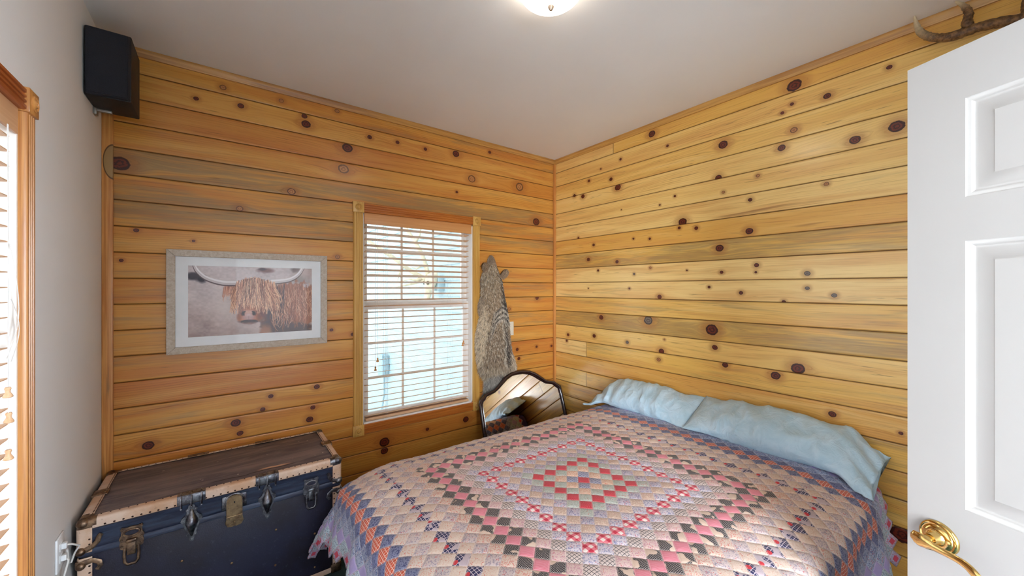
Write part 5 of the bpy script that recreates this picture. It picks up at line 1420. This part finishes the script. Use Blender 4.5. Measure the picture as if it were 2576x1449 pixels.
# ears, the forepaws and one hind foot
fur_mesh('ear', [(-0.822, -0.812, 1.712), (-0.835, -0.775, 1.695), (-0.836, -0.762, 1.668), (-0.826, -0.765, 1.642)], 0.020, 0.030, flat_col((150, 124, 96), .4), 1600, 0.012, FP, 23)
fur_mesh('ear', [(-0.604, -0.588, 1.662), (-0.625, -0.583, 1.648), (-0.640, -0.588, 1.628), (-0.665, -0.612, 1.606), (-0.672, -0.640, 1.588)], 0.018, 0.024, flat_col((158, 134, 108), .3), 1600, 0.012, FP, 24)
fur_mesh('foreleg', [(-0.846, -0.826, 1.436), (-0.864, -0.815, 1.405), (-0.874, -0.812, 1.370), (-0.874, -0.816, 1.325), (-0.864, -0.822, 1.290), (-0.850, -0.828, 1.268)], 0.022, 0.018, flat_col((170, 150, 126), .3), 2600, 0.013, FP, 25)
fur_mesh('hind_leg', [(-0.800, -0.776, 0.826), (-0.796, -0.780, 0.770), (-0.790, -0.782, 0.725)], 0.012, 0.008, flat_col((216, 206, 188), .1), 900, 0.010, FP, 26)
fur_mesh('hind_leg', [(-0.600, -0.535, 0.880), (-0.610, -0.552, 0.820), (-0.612, -0.562, 0.775), (-0.622, -0.598, 0.742)], 0.024, 0.008, flat_col((176, 142, 108), .2), 1800, 0.018, FP, 27)
m = MB(); m.lathe([(0.0, 0), (0.005, 0.001), (0.005, 0.002), (0.0015, 0.003), (0.0015, 0.030), (0, 0.030)], (-0.747, -0.033, 1.762), (0, 1, 0), 10); m.build('nail', GREYM, FP)

# ------------------------------------------------------------------ white panel door standing open
def door():
    ang = math.radians(65.5); Wd, Td, Hd = 0.81, 0.035, 2.022
    Xl = Vector((-1.2312, -2.5644, 0.0))                       # latch edge, face towards the camera
    D = Vector((-math.cos(ang), -math.sin(ang), 0.0))          # from latch to hinge
    G = thing('door_1', Xl, kind='structure')
    G.rotation_euler = (0, 0, math.atan2(D.y, D.x))
    # local axes: x latch->hinge, +y is away from the camera side?  pick the sign so the face at y=0 looks at the camera
    Ry = Vector((-math.sin(G.rotation_euler.z), math.cos(G.rotation_euler.z), 0))
    sgn = 1.0 if Ry.dot(CAM - Xl) < 0 else -1.0               # +sgn*y points away from the camera
    def P(x, d, z): return Vector((x, sgn*d, z))
    # panels: x ranges and z ranges
    st, mul = 0.104, 0.100; pw = (Wd - 2*st - mul)/2
    xs = [(st, st+pw), (st+pw+mul, Wd-st)]
    zs = [(0.215, 0.850), (1.017, 1.603), (1.698, 1.914)]
    xb = sorted({0.0, Wd} | {v for a in xs for v in a}); zb = sorted({0.008, 0.008+Hd} | {v for a in zs for v in a})
    m = MB()
    def loopface(x0, x1, z0, z1, face):
        # moulded frame and raised field
        f = (lambda x, d, z: P(x, d, z)) if face == 0 else (lambda x, d, z: P(x, Td - d, z))
        rings = []
        for ins, d in ((0.0, 0.0), (0.003, 0.0016), (0.007, 0.0026), (0.011, 0.0052), (0.014, 0.0060), (0.018, 0.0060), (0.042, 0.0024), (0.044, 0.0016)):
            rings.append([m.bm.verts.new(f(a, d, b)) for a, b in ((x0+ins, z0+ins), (x1-ins, z0+ins), (x1-ins, z1-ins), (x0+ins, z1-ins))])
        for r1, r2 in zip(rings, rings[1:]):
            for k in range(4): m.bm.faces.new((r1[k], r1[(k+1)%4], r2[(k+1)%4], r2[k]))
        m.bm.faces.new(rings[-1])
    for face in (0, 1):
        d = 0.0 if face == 0 else Td
        for x0, x1 in zip(xb, xb[1:]):
            for z0, z1 in zip(zb, zb[1:]):
                if (x0, x1) in xs and (z0, z1) in zs: loopface(x0, x1, z0, z1, face)
                else: m.bm.faces.new([m.bm.verts.new(P(a, d, b)) for a, b in ((x0,z0),(x1,z0),(x1,z1),(x0,z1))])
    for q in (((0,0),(0,1)), ((Wd,0),(Wd,1))):
        x = q[0][0]
        m.bm.faces.new([m.bm.verts.new(P(x, dd, z)) for dd, z in ((0,0.008),(Td,0.008),(Td,0.008+Hd),(0,0.008+Hd))])
    for z in (0.008, 0.008+Hd):
        m.bm.faces.new([m.bm.verts.new(P(x, dd, z)) for x, dd in ((0,0),(Wd,0),(Wd,Td),(0,Td))])
    bmesh.ops.remove_doubles(m.bm, verts=m.bm.verts[:], dist=1e-5)
    m.build('door_leaf', DOORW, G, local=True, smooth=20)
    # lever handles on both faces
    for face in (0, 1):
        s_ = -1 if face == 0 else 1; base = 0.0 if face == 0 else Td
        def Q(x, h, z): return P(x, base + s_*h, z)
        ax = Q(0, 1, 0) - Q(0, 0, 0); c0 = Q(0.060, 0, 0.930)
        m = MB(); m.lathe([(0.0355, 0), (0.0355, 0.003), (0.034, 0.006), (0.031, 0.0075), (0.029, 0.006), (0.0275, 0.006), (0.025, 0.009), (0.018, 0.0125), (0.0165, 0.012), (0.015, 0.014), (0.0135, 0.019), (0.0125, 0.024), (0.0115, 0.030), (0.0, 0.030)], c0, ax, 48)
        m.build('handle_rosette', BRASS, G, local=True, smooth=50)
        m = MB()
        m.tube([Q(0.060, 0.028, 0.930), Q(0.060, 0.042, 0.930), Q(0.060, 0.052, 0.930)], [0.0095, 0.010, 0.010], 20)
        pts = [Q(0.042, 0.0535, 0.931), Q(0.048, 0.0545, 0.9315), Q(0.058, 0.0555, 0.931), Q(0.070, 0.0555, 0.930), Q(0.084, 0.054, 0.929), Q(0.100, 0.0525, 0.928), Q(0.118, 0.052, 0.927), Q(0.134, 0.054, 0.925), Q(0.146, 0.057, 0.920), Q(0.153, 0.058, 0.913), Q(0.152, 0.057, 0.906)]
        pts = [Q(0.0395, 0.0530, 0.931)] + pts; rr_ = [(0.0008, 0.001), (0.0032, 0.0085), (0.0048, 0.0135), (0.0055, 0.0155), (0.005, 0.0125), (0.0045, 0.0085), (0.0045, 0.0075), (0.0045, 0.0075), (0.0045, 0.0085), (0.0045, 0.0095), (0.004, 0.010), (0.001, 0.002)]
        qq, rq = [], []
        for i in range(len(pts)-1):
            p0, p1, p2, p3 = pts[max(i-1,0)], pts[i], pts[i+1], pts[min(i+2,len(pts)-1)]
            for k in range(6):
                t = k/6; qq.append(0.5*((2*p1)+(-p0+p2)*t+(2*p0-5*p1+4*p2-p3)*t*t+(-p0+3*p1-3*p2+p3)*t**3))
                tt = math.sin(t*PI/2) if i == 0 else t*t*(3-2*t); rq.append(tuple(a*(1-tt)+b*tt for a, b in zip(rr_[i], rr_[i+1])))
        qq.append(pts[-1]); rq.append(rr_[-1])
        m.tube(qq, rq, 24, flat=tuple(ax))
        m.build('door_handle', BRASS, G, local=True, smooth=60)
    for z in (0.25, 1.02, 1.78):
        m = MB(); hb = [P(Wd+0.004, -0.004, z-0.045), P(Wd+0.004, -0.004, z+0.045)]; m.tube(hb, 0.0065, 12); m.build('hinge', BRASS, G, local=True)
    return G
door()

# ------------------------------------------------------------------ antler on the right wall above the door
def antler():
    A_ = []
    rr = random.Random(4)
    m = MB(); tips = []
    def horn(pts, rad):
        pts = [Vector(p) for p in pts]; q, rd = [], []
        n = 10
        for i in range(len(pts)-1):
            p0, p1, p2, p3 = pts[max(i-1,0)], pts[i], pts[i+1], pts[min(i+2,len(pts)-1)]
            for k in range(n):
                t = k/n; q.append(0.5*((2*p1)+(-p0+p2)*t+(2*p0-5*p1+4*p2-p3)*t*t+(-p0+3*p1-3*p2+p3)*t**3)); rd.append(rad[i]*(1-t)+rad[i+1]*t)
        q.append(pts[-1]); rd.append(rad[-1])
        rd = [r*(1+0.10*rr.uniform(-1,1)) if r > 0.006 else r for r in rd]
        vs = m.tube(q, rd, 16)
        for i in range(len(q)):
            for k in range(16): tips.append((vs[i*16+k], i/(len(q)-1)))
    main = [(-0.030, -2.860, 2.500), (-0.060, -2.780, 2.530), (-0.085, -2.700, 2.552), (-0.092, -2.620, 2.567), (-0.092, -2.545, 2.567), (-0.088, -2.492, 2.592), (-0.084, -2.455, 2.634), (-0.080, -2.440, 2.680), (-0.078, -2.434, 2.722)]
    horn(main, [0.021, 0.021, 0.0195, 0.019, 0.0185, 0.0165, 0.014, 0.0095, 0.0025])
    tn = [(-0.090, -2.600, 2.566), (-0.094, -2.588, 2.600), (-0.092, -2.592, 2.640), (-0.088, -2.578, 2.680), (-0.086, -2.556, 2.712)]
    horn(tn, [0.017, 0.0165, 0.0145, 0.010, 0.003])
    tn = [(-0.072, -2.745, 2.540), (-0.076, -2.735, 2.585), (-0.074, -2.738, 2.640), (-0.070, -2.725, 2.700)]
    horn(tn, [0.015, 0.014, 0.010, 0.003])
    d = {v: t for v, t in tips}
    m.bm.verts.index_update(); arr = np.zeros(len(m.bm.verts))
    for v, t in tips: arr[v.index] = t
    o = m.build('antler', ANTLER, None, smooth=80)
    fattr(o.data, 'tip', arr)
    P = thing('mounted_antler', (-0.012, -2.86, 2.44), 'brown antler with pale tips mounted high on the right wall above the white door', 'antler')
    o.parent = P; o.location = -Vector(P.location)
    m = MB(); m.box(-0.030, -0.0005, -2.93, -2.80, 2.42, 2.60, bev=0.006); m.build('mounting_plaque', TRIMy, P)
antler()
